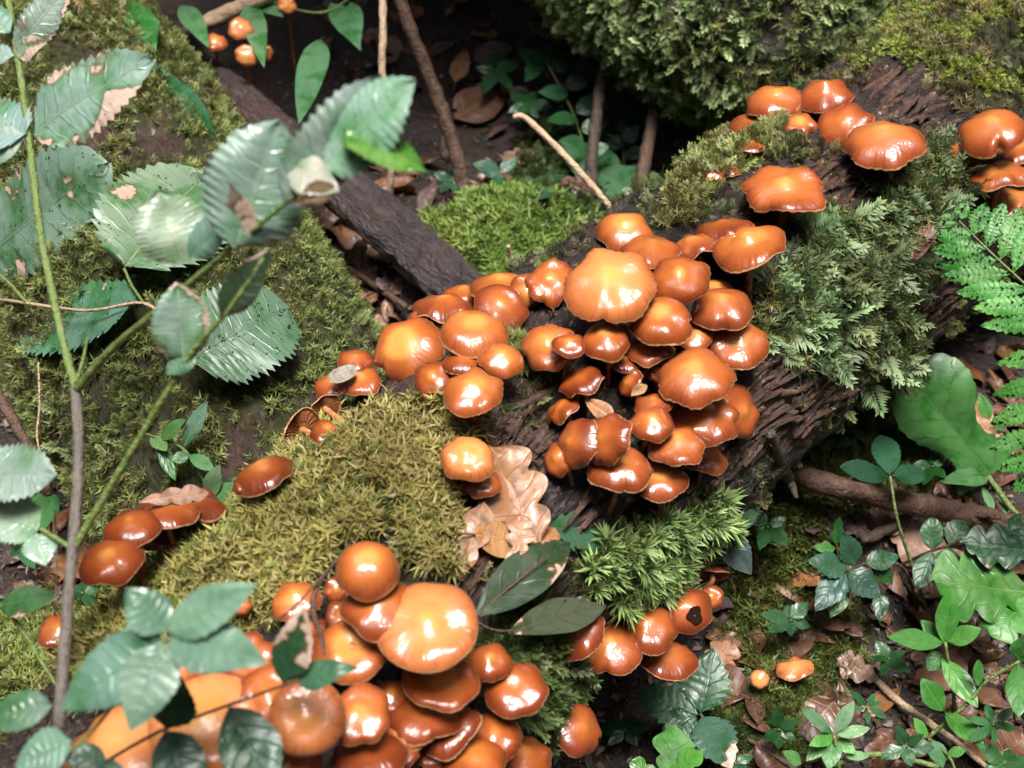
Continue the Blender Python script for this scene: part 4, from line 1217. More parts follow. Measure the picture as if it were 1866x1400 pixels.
plant('willowherb_seedling', 'bright green herb with long pointed leaves in front of brown litter', 'herb',
  [([(1745, 1330, ('G', .01)), (1735, 1250, ('G', .05)), (1722, 1170, ('G', .09))], 4, 3, 'stem_green', 'stem')],
  [LF(1720, 1170, 1732, 1078, 44, ('G', .09), ('G', .13), 'lance', LG, .0, 'leaf_smooth', fold=.3),
   LF(1718, 1172, 1628, 1158, 42, ('G', .09), ('G', .11), 'lance', LG, .0, 'leaf_smooth', fold=.25),
   LF(1726, 1170, 1784, 1146, 38, ('G', .09), ('G', .11), 'lance', LG, .0, 'leaf_smooth', fold=.25),
   LF(1715, 1168, 1680, 1130, 34, ('G', .085), ('G', .09), 'ovate', (.05, .16, .04), .0, 'leaf_smooth'),
   LF(1715, 1190, 1690, 1222, 34, ('G', .07), ('G', .06), 'ovate', (.055, .17, .05), .0, 'leaf_smooth'),
   LF(1716, 1200, 1782, 1284, 44, ('G', .07), ('G', .07), 'lance', LG, .0, 'leaf_smooth', fold=.25),
   LF(1718, 1296, 1682, 1238, 46, ('G', .05), ('G', .07), 'lance', LG, .0, 'leaf_smooth', fold=.25),
   LF(1722, 1300, 1790, 1352, 40, ('G', .05), ('G', .06), 'lance', (.065, .20, .045), .0, 'leaf_smooth', fold=.25)])
plant('willowherb_seedling', 'pale branching herb stem with small leaves beside the bright pointed herb', 'herb',
  [([(1690, 1345, ('G', .02)), (1760, 1285, ('G', .06)), (1800, 1240, ('G', .08)), (1858, 1205, ('G', .10))], 4, 3, 'stem_green', 'stem'),
   ([(1690, 1345, ('G', .02)), (1730, 1380, ('G', .04)), (1745, 1420, ('G', .05))], 3, 2, 'stem_green', 'stem')],
  [LF(1782, 1250, 1784, 1205, 20, ('G', .08), ('G', .10), 'ellip', (.10, .24, .08), .0, 'leaf_smooth'),
   LF(1858, 1205, 1875, 1160, 50, ('G', .10), ('G', .13), 'ovate', (.07, .19, .05), .0, 'leaf_smooth'),
   LF(1855, 1210, 1858, 1300, 46, ('G', .10), ('G', .10), 'lance', (.07, .20, .05), .0, 'leaf_smooth'),
   LF(1690, 1345, 1668, 1310, 22, ('G', .03), ('G', .05), 'lance', LG, .0, 'leaf_smooth'),
   LF(1725, 1375, 1760, 1365, 20, ('G', .04), ('G', .05), 'lance', LG, .0, 'leaf_smooth'),
   LF(1700, 1350, 1718, 1395, 36, ('G', .03), ('G', .04), 'ovate', (.13, .25, .13), .0, 'leaf_smooth')])
plant('rosette_herb', 'pale green rosette herb with star of pointed leaves at the bottom edge', 'herb',
  [([(1532, 1440, ('G', .02)), (1528, 1390, ('G', .04)), (1520, 1340, ('G', .06))], 4, 3, 'stem_green', 'stem'),
   ([(1500, 1400, ('G', .02)), (1580, 1376, ('G', .04)), (1640, 1380, ('G', .04)), (1710, 1398, ('G', .04))], 6, 5, 'stem_green', 'stem')],
  [LF(1518, 1338, 1470, 1292, 26, ('G', .06), ('G', .09), 'lance', (.17, .30, .16), .0, 'leaf_smooth'),
   LF(1522, 1336, 1552, 1282, 28, ('G', .06), ('G', .10), 'lance', (.19, .32, .18), .0, 'leaf_smooth'),
   LF(1526, 1340, 1584, 1326, 24, ('G', .06), ('G', .08), 'lance', (.17, .30, .16), .0, 'leaf_smooth'),
   LF(1516, 1342, 1478, 1356, 26, ('G', .06), ('G', .06), 'ovate', (.10, .24, .06), .0, 'leaf_smooth'),
   LF(1518, 1345, 1510, 1400, 40, ('G', .05), ('G', .05), 'ovate', (.14, .27, .14), .0, 'leaf_smooth'),
   LF(1526, 1348, 1560, 1372, 26, ('G', .05), ('G', .06), 'ovate', (.10, .23, .07), .0, 'leaf_smooth'),
   LF(1540, 1378, 1582, 1376, 18, ('G', .045), ('G', .06), 'ellip', (.16, .30, .14), .0, 'leaf_smooth'),
   LF(1505, 1350, 1470, 1385, 28, ('G', .05), ('G', .04), 'ovate', (.08, .22, .05), .0, 'leaf_smooth'),
   LF(1460, 1390, 1430, 1370, 26, ('G', .04), ('G', .05), 'ovate', (.08, .20, .06), .0, 'leaf_smooth')])
BL = dict(teeth=8, tamp=.14, quilt=.010, wav=.02)
plant('bramble_plant', 'dark green bramble with three broad toothed leaflets below the lower mushroom row', 'bramble',
  [([(1400, 1440, ('G', .0)), (1340, 1380, ('G', .03)), (1275, 1300, ('G', .06))], 3, 3, 'twig_dark', 'stem')],
  [LF(1276, 1298, 1300, 1182, 92, ('G', .06), ('G', .10), 'ovate', (.022, .072, .030), .25, 'leaf_smooth', **BL),
   LF(1272, 1302, 1162, 1258, 84, ('G', .06), ('G', .08), 'ovate', (.022, .075, .034), .15, 'leaf_smooth', **BL),
   LF(1280, 1305, 1330, 1392, 84, ('G', .06), ('G', .07), 'ovate', (.035, .085, .060), .5, 'leaf_smooth', **BL),
   LF(1270, 1308, 1205, 1345, 70, ('G', .06), ('G', .06), 'ovate', (.022, .072, .032), .15, 'leaf_smooth', **BL)])
plant('lobed_leaf_herb', 'glossy light green lobed leaf shining white at the bottom edge', 'herb',
  [([(1215, 1450, ('G', .05)), (1218, 1420, ('G', .07))], 4, 3, 'stem_green', 'stem')],
  [LF(1215, 1425, 1232, 1330, 76, ('G', .08), ('G', .12), 'oak', (.16, .33, .12), .1, 'leaf_wet', lobes=2.6, fold=.05),
   LF(1212, 1428, 1270, 1370, 50, ('G', .08), ('G', .11), 'oak', (.10, .30, .05), .0, 'leaf_wet', lobes=2),
   LF(1208, 1428, 1150, 1388, 44, ('G', .08), ('G', .10), 'oak', (.15, .30, .10), .0, 'leaf_wet', lobes=2.2)])
plant('bramble_sprig', 'pair of blue-grey toothed leaves hanging beside the end of the star moss', 'sprig',
  [([(1290, 970, ('M', -.02)), (1305, 965, ('M', -.01)), (1315, 962, ('M', .0))], 3, 3, 'twig', 'stem')],
  [LF(1312, 960, 1388, 918, 56, ('M', -.01), ('M', .02), 'ovate', (.055, .090, .075), .15, 'leaf_smooth', **AS),
   LF(1312, 966, 1372, 1046, 62, ('M', -.01), ('M', .0), 'ovate', (.060, .095, .085), .2, 'leaf_smooth', **AS),
   LF(1308, 966, 1290, 1000, 24, ('M', -.01), ('M', .0), 'ovate', (.04, .08, .05), .15, 'leaf_smooth', **AS)])
plant('grass_seedling', 'thin-leaved seedling among litter beside the strap-shaped leaf', 'herb',
  [([(1866, 860, ('G', .02)), (1830, 800, ('G', .05)), (1800, 760, ('G', .07))], 2.5, 2, 'straw', 'stem')],
  [LF(1802, 764, 1786, 716, 26, ('G', .07), ('G', .10), 'ovate', (.06, .17, .04), .05, 'leaf_smooth'),
   LF(1810, 780, 1838, 758, 30, ('G', .06), ('G', .08), 'ovate', (.06, .14, .06), .05, 'leaf_smooth'),
   LF(1835, 760, 1870, 745, 44, ('G', .06), ('G', .08), 'ovate', (.07, .16, .06), .2, 'leaf_smooth'),
   LF(1790, 885, 1812, 930, 16, ('G', .03), ('G', .03), 'lance', (.10, .21, .09), .0, 'leaf_smooth'),
   LF(1815, 880, 1838, 940, 14, ('G', .03), ('G', .03), 'lance', (.09, .2, .08), .0, 'leaf_smooth')])
# --- background plants
def bgplant(name, label, stem, leaves, col, h=.10, grp=None, cat='herb', mt='leaf_smooth', sh='ovate', **kw):
    return plant(name, label, cat, [([(x, y, ('G', o)) for x, y, o in stem], 3, 2, 'stem_green', 'stem')] if stem else [],
                 [LF(a, b, c, d, w_, ('G', h), ('G', h + .03), sh, col, .1, mt, **kw) for a, b, c, d, w_ in leaves], grp)
bgplant('nightshade_sprig', 'hanging sprig of pale green heart-shaped leaves over the dark hollow', [(660, -20, .42), (600, 20, .42), (540, 18, .42), (470, -10, .42)],
  [(455, 5, 474, 88, 46), (500, 0, 440, 22, 40), (585, 72, 545, 185, 58), (605, 5, 652, 70, 44), (640, 5, 655, 55, 30), (332, 10, 372, 62, 42), (470, 5, 510, 20, 30)], (.075, .17, .085), .42, cat='sprig')
bgplant('bilberry_seedling', 'small seedling with round bluish green leaves at the foot of the dark hollow', [(920, 380, .01), (912, 340, .06), (910, 318, .08)],
  [(911, 314, 864, 296, 34), (913, 312, 942, 286, 24), (910, 318, 902, 345, 22)], (.045, .105, .075), .08)
bgplant('bilberry_seedling', 'small seedling with round leaves just above the bright moss cushion', [(965, 400, .02), (962, 360, .06)],
  [(960, 350, 925, 355, 28), (965, 352, 1000, 352, 36), (960, 345, 962, 315, 28)], (.040, .10, .065), .07)
bgplant('burdock_leaf', 'large blotched green leaf behind the thin tan twig', [(1225, 400, .02), (1200, 375, .06)],
  [(1205, 380, 1075, 290, 110), (1130, 330, 1010, 245, 80)], (.050, .115, .060), .08, cat='leaf')
bgplant('wood_herb', 'dark green leafy herb in the shade under the mossy leaning log', [(1075, 330, .02), (1050, 220, .10), (1000, 120, .18)],
  [(1000, 125, 940, 80, 36), (1005, 125, 1060, 95, 40), (1030, 160, 1085, 130, 34), (1035, 170, 985, 165, 34), (1050, 205, 1110, 170, 40), (1050, 215, 1000, 215, 30), (1060, 240, 1110, 215, 34), (1065, 260, 1020, 255, 28), (1070, 280, 1110, 262, 30), (985, 110, 960, 140, 34), (1010, 100, 1020, 50, 34)], (.026, .085, .034), .14)
bgplant('wood_herb', 'dark leafy herb between the brown stalks under the leaning log', [(1140, 340, .02), (1135, 250, .08)],
  [(1135, 262, 1165, 225, 32), (1135, 270, 1102, 240, 30), (1138, 285, 1180, 270, 26), (1136, 300, 1105, 292, 26), (1140, 310, 1170, 305, 24), (1134, 245, 1140, 205, 28)], (.030, .095, .034), .08)
bgplant('wood_herb', 'bright green leaves at the log edge beside the small half hidden mushroom', [(1240, 420, .02), (1225, 380, .05)],
  [(1222, 385, 1285, 330, 52), (1215, 380, 1190, 352, 44), (1225, 400, 1200, 420, 50), (1240, 340, 1215, 290, 32), (1245, 330, 1290, 300, 34), (1238, 330, 1230, 345, 24), (1255, 310, 1262, 275, 26)], (.060, .20, .045), .06)
plant('wood_herb', 'shining dark green strap leaf draped along the dark branch', 'leaf', [],
  [LF(262, 105, 395, 250, 54, ('L', .01), ('L', .01), 'lance', (.035, .11, .05), .05, 'leaf_wet', wav=.10, droop=.0),
   LF(230, 10, 268, 92, 90, ('L', .02), ('L', .02), 'ovate', (.05, .15, .05), .05, 'leaf_wet', wav=.06)])

# --- more low greenery in the shade
def small_herb(px, py, n, R_, col, h, label, seed, sh='ovate', mt='leaf_smooth', name='wood_herb', teeth=0, wf=.55):
    rg = np.random.default_rng(seed)
    st = [([(px, py + R_ * .5, ('G', .0)), (px + rg.uniform(-6, 6), py + R_ * .2, ('G', h * .5)), (px, py, ('G', h))], 2.5, 2, 'stem_green', 'stem')]
    lv = []
    a0 = rg.uniform(0, 360)
    for i in range(n):
        a = math.radians(a0 + i * 360 / n + rg.uniform(-18, 18))
        L_ = R_ * rg.uniform(.75, 1.2)
        lv.append(LF(px + 3 * math.cos(a), py + 3 * math.sin(a), px + L_ * math.cos(a), py + L_ * .8 * math.sin(a), L_ * wf * rg.uniform(.85, 1.15), ('G', h), ('G', h + rg.uniform(-.01, .02)), sh, col, rg.uniform(0, .35), mt, **(dict(teeth=teeth, tamp=.1) if teeth else {})))
    plant(name, label, 'herb', st, lv)
DG = (.020, .070, .028)
small_herb(905, 130, 5, 46, DG, .10, 'dim green herb in the hollow beside the long leaning stalk', 1)
small_herb(960, 190, 6, 44, (.022, .080, .030), .10, 'dim green herb just above the end of the thin tan twig', 2)
small_herb(1040, 60, 6, 56, DG, .12, 'dim leafy herb deep in the hollow by the leaning mossy log', 3)
small_herb(1110, 120, 5, 50, (.026, .090, .034), .10, 'leafy herb under the overhang of the leaning mossy log', 4)
small_herb(1150, 200, 6, 44, (.030, .10, .036), .08, 'green herb under the hanging moss behind the red-brown stalk', 5)
small_herb(1250, 250, 5, 46, (.035, .13, .036), .06, 'green herb in the gap between the leaning log and the mushroom log', 6)
small_herb(1010, 330, 5, 42, (.024, .075, .036), .06, 'dim herb beside the bright moss cushion and the tan twig', 7)
small_herb(820, 330, 5, 34, (.030, .080, .045), .05, 'small dull herb at the foot of the long leaning stalk', 8)
small_herb(1400, 960, 5, 44, (.030, .095, .035), .05, 'green herb on the moss bank below the thick stick', 9, teeth=5)
small_herb(1440, 1130, 6, 46, (.028, .085, .036), .05, 'dark herb on the moss between the lower mushroom row and the bluish leaf cluster', 10, teeth=5)
small_herb(1620, 1200, 5, 40, (.030, .095, .034), .04, 'dark herb in the litter beside the bright pointed herb', 11)
small_herb(1580, 1290, 6, 40, (.040, .12, .045), .05, 'mid-green herb between the rosette herb and the thin tan twig', 12, sh='lance', wf=.35)
small_herb(1650, 1360, 5, 46, (.028, .090, .035), .05, 'dark herb at the foot of the pale branching stem', 13, teeth=6)
small_herb(1810, 1320, 6, 48, (.040, .13, .040), .06, 'green herb among litter beside the branching herb leaves', 14, sh='lance', wf=.35)
small_herb(1830, 1390, 5, 50, (.032, .10, .036), .05, 'dark herb at the bottom edge by the branching stem', 15)
small_herb(1420, 1330, 6, 42, (.030, .095, .032), .04, 'dark herb on low moss beside the bramble', 16, teeth=5)
small_herb(1140, 1330, 5, 44, (.016, .055, .024), .04, 'very dark herb in shade under the mushroom log', 17, teeth=5)
small_herb(1340, 1390, 5, 40, (.026, .085, .030), .04, 'dark herb by the thin dark twig at the bottom edge', 18)
small_herb(1700, 850, 5, 36, (.035, .12, .038), .05, 'green herb on the moss bank beside the strap-shaped leaf', 19)
small_herb(1560, 800, 5, 36, (.045, .12, .035), .04, 'yellowish herb on the moss bank behind the three-leaved sprig', 20, sh='lance', wf=.4)
small_herb(40, 1000, 5, 40, (.024, .085, .030), .06, 'dark herb in the corner below the mottled hanging leaf', 21)
small_herb(150, 1080, 5, 34, (.026, .085, .032), .04, 'dark herb between the lone small mushroom and the red-brown group', 22)
# ------------------------------------------------------------------ dew on leaves
def dew(e, n, seed, r0=.0005, r1=.0013):
    rg = np.random.default_rng(seed)
    t_ = (1 + 5 ** .5) / 2
    ico = unit(np.array([(-1, t_, 0), (1, t_, 0), (-1, -t_, 0), (1, -t_, 0), (0, -1, t_), (0, 1, t_), (0, -1, -t_), (0, 1, -t_), (t_, 0, -1), (t_, 0, 1), (-t_, 0, -1), (-t_, 0, 1)], float))
    fc = np.array([(0, 11, 5), (0, 5, 1), (0, 1, 7), (0, 7, 10), (0, 10, 11), (1, 5, 9), (5, 11, 4), (11, 10, 2), (10, 7, 6), (7, 1, 8), (3, 9, 4), (3, 4, 2), (3, 2, 6), (3, 6, 8), (3, 8, 9), (4, 9, 5), (2, 4, 11), (6, 2, 10), (8, 6, 7), (9, 8, 1)])
    for lf in [c for c in e.children if c.name.split('.')[0] in ('leaf', 'pinna', 'blade')]:
        me = lf.data
        co = np.empty(len(me.vertices) * 3); me.vertices.foreach_get('co', co); co = co.reshape(-1, 3)
        pol = np.array([p.vertices[:] for p in me.polygons])
        i = rg.integers(0, len(pol), n)
        u, v = rg.random((n, 1)), rg.random((n, 1))
        q = co[pol[i]]
        p = q[:, 0] * (1 - u) * (1 - v) + q[:, 1] * u * (1 - v) + q[:, 2] * u * v + q[:, 3] * (1 - u) * v
        nn = unit(np.cross(q[:, 2] - q[:, 0], q[:, 3] - q[:, 1]))
        nn = nn * np.sign((nn * (CAM - p)).sum(1))[:, None]
        r = (rg.uniform(r0, r1, n) * rg.uniform(.5, 1, n))[:, None, None]
        vs = (p[:, None] + nn[:, None] * r * .35 + ico[None] * r * np.array([1, 1, .8])).reshape(-1, 3)
        fs = (fc[None] + (np.arange(n) * 12)[:, None, None]).reshape(-1, 3)
        o = mesh_obj('dew', vs, fs, M['water'], None)
        o.parent = lf
        o.matrix_parent_inverse = Matrix.Identity(4)
        # the leaf's mesh is in world space moved by its parent inverse; follow it
        o['kind'] = 'stuff'
M['water'] = mat_plain('water_drop', (1, 1, 1), .02, Transmission_Weight=1.0, IOR=1.33)
for e_ in [o for o in COL.objects if o.type == 'EMPTY' and o.name.split('.')[0] in ('hazel_seedling', 'fern_frond')]:
    dew(e_, 40 if e_.name.startswith('fern') else 130, 5)
# ------------------------------------------------------------------ fallen leaves that can be told apart
NOSTALK = ('scrap', 'shred', 'lobe')
def fallen(label, bx, by, tx, ty, w_, d0, d1, sh, col, a=.4, mt='dead', name='fallen_leaf', stalk=None, **kw):
    SEED[0] += 1
    rg = np.random.default_rng(SEED[0])
    A, B = depth_of(bx, by, d0), depth_of(tx, ty, d1)
    b, t = P(bx, by, A), P(tx, ty, B)
    e = empty(name, b, label, 'leaf')
    place_leaf('blade', e, b, t, w_ * (A + B) / 2 * K, sh, M[mt], (*col, a), seed=SEED[0], **kw)
    if any(k in label for k in NOSTALK): return e
    x = unit(t - b)
    q = [b + x * .75 * np.linalg.norm(t - b) * .0, b - x * .006, b - x * .014 + np.array([0, 0, -.002])] if stalk is None else [P(px, py, depth_of(px, py, d)) for px, py, d in stalk]
    v, f, uv = tube(q, [.0007, .0006, .0006] if len(q) == 3 else [.0008] * len(q), 6, 10)
    mesh_obj('stalk', v, f, M['twig'], e, uv=uv)
    return e
TAN = (.36, .19, .095)
OKD = dict(lobes=3.4, fold=.10, wav=.06, quilt=.012)
fallen('large tan dry oak leaf leaning against the bare wood below the pale mushroom pair', 985, 1008, 893, 808, 150, ('M', .012), ('M', .022), 'oak', TAN, **OKD)
fallen('narrow pinkish dry oak leaf curled against the moss', 838, 1058, 882, 908, 62, ('M', .010), ('M', .022), 'oak', (.36, .21, .13), **OKD)
fallen('rounded amber dry leaf lying under the large oak leaf', 866, 975, 962, 988, 68, ('M', .016), ('M', .016), 'round', (.40, .21, .085), fold=.05)
fallen('small pale oak leaf lying on the amber leaf', 938, 1026, 956, 938, 56, ('M', .026), ('M', .026), 'oak', (.42, .25, .16), **OKD)
fallen('light scrap of dry oak leaf beside the dark glossy fallen leaf', 945, 1008, 918, 1030, 26, ('M', .024), ('M', .022), 'ovate', (.58, .40, .30), **dict(fold=.2))
fallen('amber end lobe of a dry leaf beside the green lobed leaf', 985, 1000, 1012, 958, 40, ('M', .014), ('M', .014), 'round', (.38, .19, .08), fold=.1)
fallen('green toothed fallen leaf between the oak leaves and the star moss', 1000, 962, 1150, 976, 76, ('M', .010), ('M', .006), 'ovate', (.045, .115, .060), .15, 'leaf_fine', teeth=7, tamp=.2, fold=.12)
fallen('dark glossy fallen leaf with a curled brown tip', 866, 1124, 1052, 966, 96, ('M', .030), ('M', .030), 'lance', (.048, .070, .042), .45, 'leaf_wet', fold=.22, hook=.06, nv=9, stalk=[(868, 1123, ('M', .030)), (900, 1095, ('M', .032)), (1000, 1010, ('M', .034))])
fallen('dull grey-green fallen leaf resting on the lower mushroom row', 928, 1152, 1122, 1086, 74, ('M', .034), ('M', .040), 'lance', (.070, .085, .052), .5, 'leaf_wet', fold=.2, nv=9, stalk=[(866, 1132, ('M', .030)), (900, 1148, ('M', .032)), (935, 1150, ('M', .035))])
fallen('pinkish dry oak leaf lying on a flat red-brown mushroom', 252, 916, 388, 890, 42, ('M', .052), ('M', .050), 'oak', (.50, .33, .25), **dict(lobes=3.4, fold=.15))
fallen('grey leaf scrap stuck to the edge of a small orange mushroom', 598, 694, 650, 668, 30, ('M', .030), ('M', .032), 'round', (.28, .27, .22), .9, fold=.05, droop=.02)
fallen('shrivelled tan leaf scrap behind the steep mushroom pair', 1066, 728, 1116, 762, 36, ('M', .028), ('M', .040), 'oak', (.42, .23, .12), fold=.5)
fallen('curled tan shred among withered stems in the central cluster', 1150, 722, 1180, 700, 22, ('M', .030), ('M', .034), 'lance', (.45, .27, .13), fold=.7)
fallen('shrivelled brown leaf hanging on the ferny moss', 1662, 480, 1700, 402, 36, ('M', .016), ('M', .016), 'lance', (.17, .095, .075), fold=.6, wav=.1)
fallen('dark shrivelled leaf beside the shrivelled brown one above the fern', 1715, 470, 1726, 410, 24, ('M', .010), ('M', .012), 'lance', (.10, .055, .045), fold=.6, wav=.1)
fallen('pale tan oak leaf on the ground beside the lower mushroom row', 1285, 1240, 1335, 1165, 64, ('G', .02), ('G', .03), 'oak', (.50, .31, .20), **OKD)
fallen('pale pinkish broad leaf under the paired dark leaves', 1795, 1060, 1630, 960, 92, ('G', .012), ('G', .02), 'oak', (.52, .34, .27), **OKD)
fallen('grey-brown oak leaf on the litter above the tan twig', 1600, 1240, 1530, 1200, 58, ('G', .014), ('G', .02), 'oak', (.24, .16, .13), **OKD)
fallen('orange tan leaf lying behind the strap-shaped green leaf', 1840, 790, 1745, 745, 80, ('G', .02), ('G', .03), 'oak', (.42, .23, .12), **OKD)
fallen('orange leaf scrap beside the dark branch end', 742, 402, 776, 416, 18, ('G', .03), ('G', .03), 'ovate', (.48, .22, .09), fold=.2)
fallen('peach coloured leaf at the top of the olive mossy log', 142, 12, 180, -20, 40, ('L', .012), ('L', .016), 'ovate', (.55, .33, .20), fold=.15)
fallen('brown leaf standing up among dark litter beyond the branch', 830, 150, 850, 80, 34, ('G', .06), ('G', .10), 'ovate', (.26, .15, .08), fold=.2)
fallen('large dull brown leaf leaning in the dark hollow behind the stalks', 830, 215, 930, 150, 80, ('G', .04), ('G', .06), 'ovate', (.13, .075, .050), fold=.2)

# dry blade
def strip(name, label, cat, pts, r, mat, flat=.35):
    w3 = [P(px, py, depth_of(px, py, d)) for px, py, d in pts]
    e = empty(name, w3[0], label, cat)
    ds = [project(q)[2] for q in w3]
    v, f, uv = tube(w3, [x * d * K for x, d in zip(r, ds)], 8, len(pts) * 8, .25, len(label))
    mesh_obj('blade' if flat < 1 else 'stick', v, f, M[mat], e, uv=uv)
    return e
strip('dry_blade', 'dry curled brown grass blade hanging over the lower cluster', 'grass blade', [(672, 945, ('M', .02)), (630, 1000, ('M', .05)), (582, 1062, ('M', .062)), (570, 1110, ('M', .07)), (585, 1160, ('M', .075)), (592, 1195, ('M', .078))], [1.5, 2, 4.5, 6, 5, 2], 'twig')
strip('dry_blade', 'dry thread-like blade running beside the streaky mushroom', 'grass blade', [(462, 1152, ('M', .05)), (520, 1120, ('M', .07)), (580, 1060, ('M', .068))], [2, 2, 2], 'twig')

def stick(label, pts, r, mat, name='twig', knots=0):
    w3 = [P(px, py, depth_of(px, py, d)) for px, py, d in pts]
    ds = [project(q)[2] for q in w3]
    e = empty(name, w3[0], label, 'twig' if name == 'twig' else 'stick')
    rr = [x * d * K for x, d in zip(r, ds)]
    v, f, uv = tube(w3, rr, 12, len(pts) * 10, .22, len(label))
    mesh_obj('shaft', v, f, M[mat], e, uv=uv)
    rg = np.random.default_rng(len(label))
    cr = catmull(w3, 40)
    for i in range(knots):
        k = int(rg.uniform(4, 36))
        d = unit(rg.normal(size=3) + np.array([0, 0, .6]))
        L_ = rg.uniform(2, 5) * rr[0]
        kv, kf, ku = tube([cr[k], cr[k] + d * L_ * .5, cr[k] + d * L_ + np.array([0, 0, -.001])], [rr[0] * .45, rr[0] * .35, rr[0] * .25], 7, 8, .2, i)
        mesh_obj('side_shoot', kv, kf, M[mat], e, uv=ku)
    return e
stick('thick brown fallen stick running from under the log across the litter', [(1400, 838, ('G', .02)), (1470, 872, ('G', .05)), (1600, 905, ('G', .055)), (1740, 935, ('G', .06)), (1900, 972, ('G', .06))], [17, 20, 21, 23, 24], 'twig', 'stick', 3)
stick('ragged strip of bark hanging off the underside of the log', [(1404, 790, ('M', .012)), (1420, 835, ('M', .0)), (1436, 870, ('M', -.02)), (1452, 908, ('M', -.02))], [9, 10, 10, 4], 'twig_dark', 'twig', 3)
stick('pale straw-coloured stalk standing behind the curled leaf', [(697, -30, 1.36), (698, 60, 1.36), (697, 135, 1.37), (712, 300, 1.40), (708, 390, 1.44)], [6.5, 7, 6.5, 6, 6], 'straw')
stick('long leaning brown stalk in the dark hollow', [(715, -40, 1.40), (750, 60, 1.42), (790, 160, 1.45), (825, 260, 1.47), (856, 385, 1.49)], [11, 12, 13, 13, 14], 'twig')
stick('thin tan twig slanting down behind the topmost central mushroom', [(935, 214, 1.22), (958, 216, 1.22), (1030, 285, 1.21), (1080, 340, 1.21), (1130, 398, 1.21)], [5, 6, 6.5, 6, 5], 'straw', 'twig', 1)
stick('dark upright stalk in front of the blotched leaf', [(1130, 20, 1.50), (1098, 140, 1.48), (1085, 230, 1.46), (1078, 300, 1.45), (1074, 370, 1.46)], [9, 10, 11, 11, 12], 'twig_dark')
stick('red-brown upright stalk between green leaves behind the log', [(1215, 90, 1.46), (1192, 205, 1.42), (1178, 280, 1.40), (1165, 350, 1.39), (1158, 405, 1.38)], [10, 11, 12, 12, 12], 'twig')
stick('short tan splinter standing on the moss cushion', [(926, 448, ('G', .05)), (934, 475, ('G', .03)), (944, 500, ('G', .015))], [4, 4, 3], 'straw')
stick('thin tan twig on the litter below the grey-brown oak leaf', [(1590, 1232, ('G', .012)), (1640, 1280, ('G', .014)), (1732, 1345, ('G', .014)), (1800, 1400, ('G', .012))], [6, 7, 6, 5], 'straw')
stick('thin dark twig on the ground beside the bramble', [(1350, 1340, ('G', .010)), (1410, 1375, ('G', .012)), (1470, 1420, ('G', .012))], [4, 4, 4], 'twig_dark')
stick('brown cane leaning at the side of the olive mossy log', [(-20, 690, .98), (20, 760, .97), (70, 850, .97), (90, 900, .98)], [9, 10, 10, 10], 'twig')
stick('fine straw thread hanging beside the brown cane', [(70, 660, .90), (72, 740, .90), (68, 800, .90), (86, 868, .90)], [2, 2, 2, 2], 'straw')
stick('fine pale thread of dry grass beside the grey stem', [(100, 930, .62), (103, 1020, .62), (101, 1125, .62)], [1.8, 1.8, 1.6], 'straw')
stick('dark short twig on the litter under the thick stick', [(1570, 985, ('G', .02)), (1610, 968, ('G', .02)), (1655, 940, ('G', .025))], [9, 10, 9], 'twig_dark')
stick('green-brown thin root crossing the litter beyond the olive log', [(640, 490, ('G', .03)), (690, 525, ('G', .03)), (740, 560, ('G', .03))], [5, 6, 6], 'twig')
stick('tan broken branch end above the little tan mushrooms', [(340, 60, 1.46), (400, 30, 1.45), (460, 2, 1.44), (520, -30, 1.43)], [12, 15, 16, 16], 'straw', 'stick')

# ------------------------------------------------------------------ mushrooms off the log, upturned ones
def far_mush(px, py, w_, h, label, d, tone=.8, **kw):
    b = np.array(P(px, py + h * .9, d + .04))
    b[2] = float(gz(b[0], b[1]))
    return mushroom(px, py, w_, h, label, depth=d, base=b, tone=tone, spot=.6, **kw)
far_mush(439, 52, 46, 42, 'small glossy tan mushroom above another in the dark hollow', 1.38, .95)
far_mush(480, 97, 34, 44, 'narrow tan mushroom beside the round one in the dark hollow', 1.40, .9)
far_mush(451, 102, 42, 44, 'round tan mushroom lowest in the dark hollow', 1.36, 1.0)
far_mush(392, 76, 44, 34, 'orange-tan mushroom behind a leaf in the dark hollow', 1.40, .75)
far_mush(523, 10, 34, 34, 'tan mushroom next to the hanging leaves over the dark hollow', 1.42, .9)
g0 = ground_pt(1447, 1240)
mushroom(1447, 1216, 66, 30, 'pale buff mushroom standing on the ground among moss', depth=float(project(g0)[2]) - .03, base=g0, tone=1.0, spot=1.0, phi=100, hr=.3, stem=True)
g0 = ground_pt(1384, 1260)
mushroom(1384, 1238, 34, 36, 'small yellowish mushroom on the ground beside the buff one', depth=float(project(g0)[2]) - .025, base=g0, tone=1.0, spot=1.0, phi=170, hr=.5)

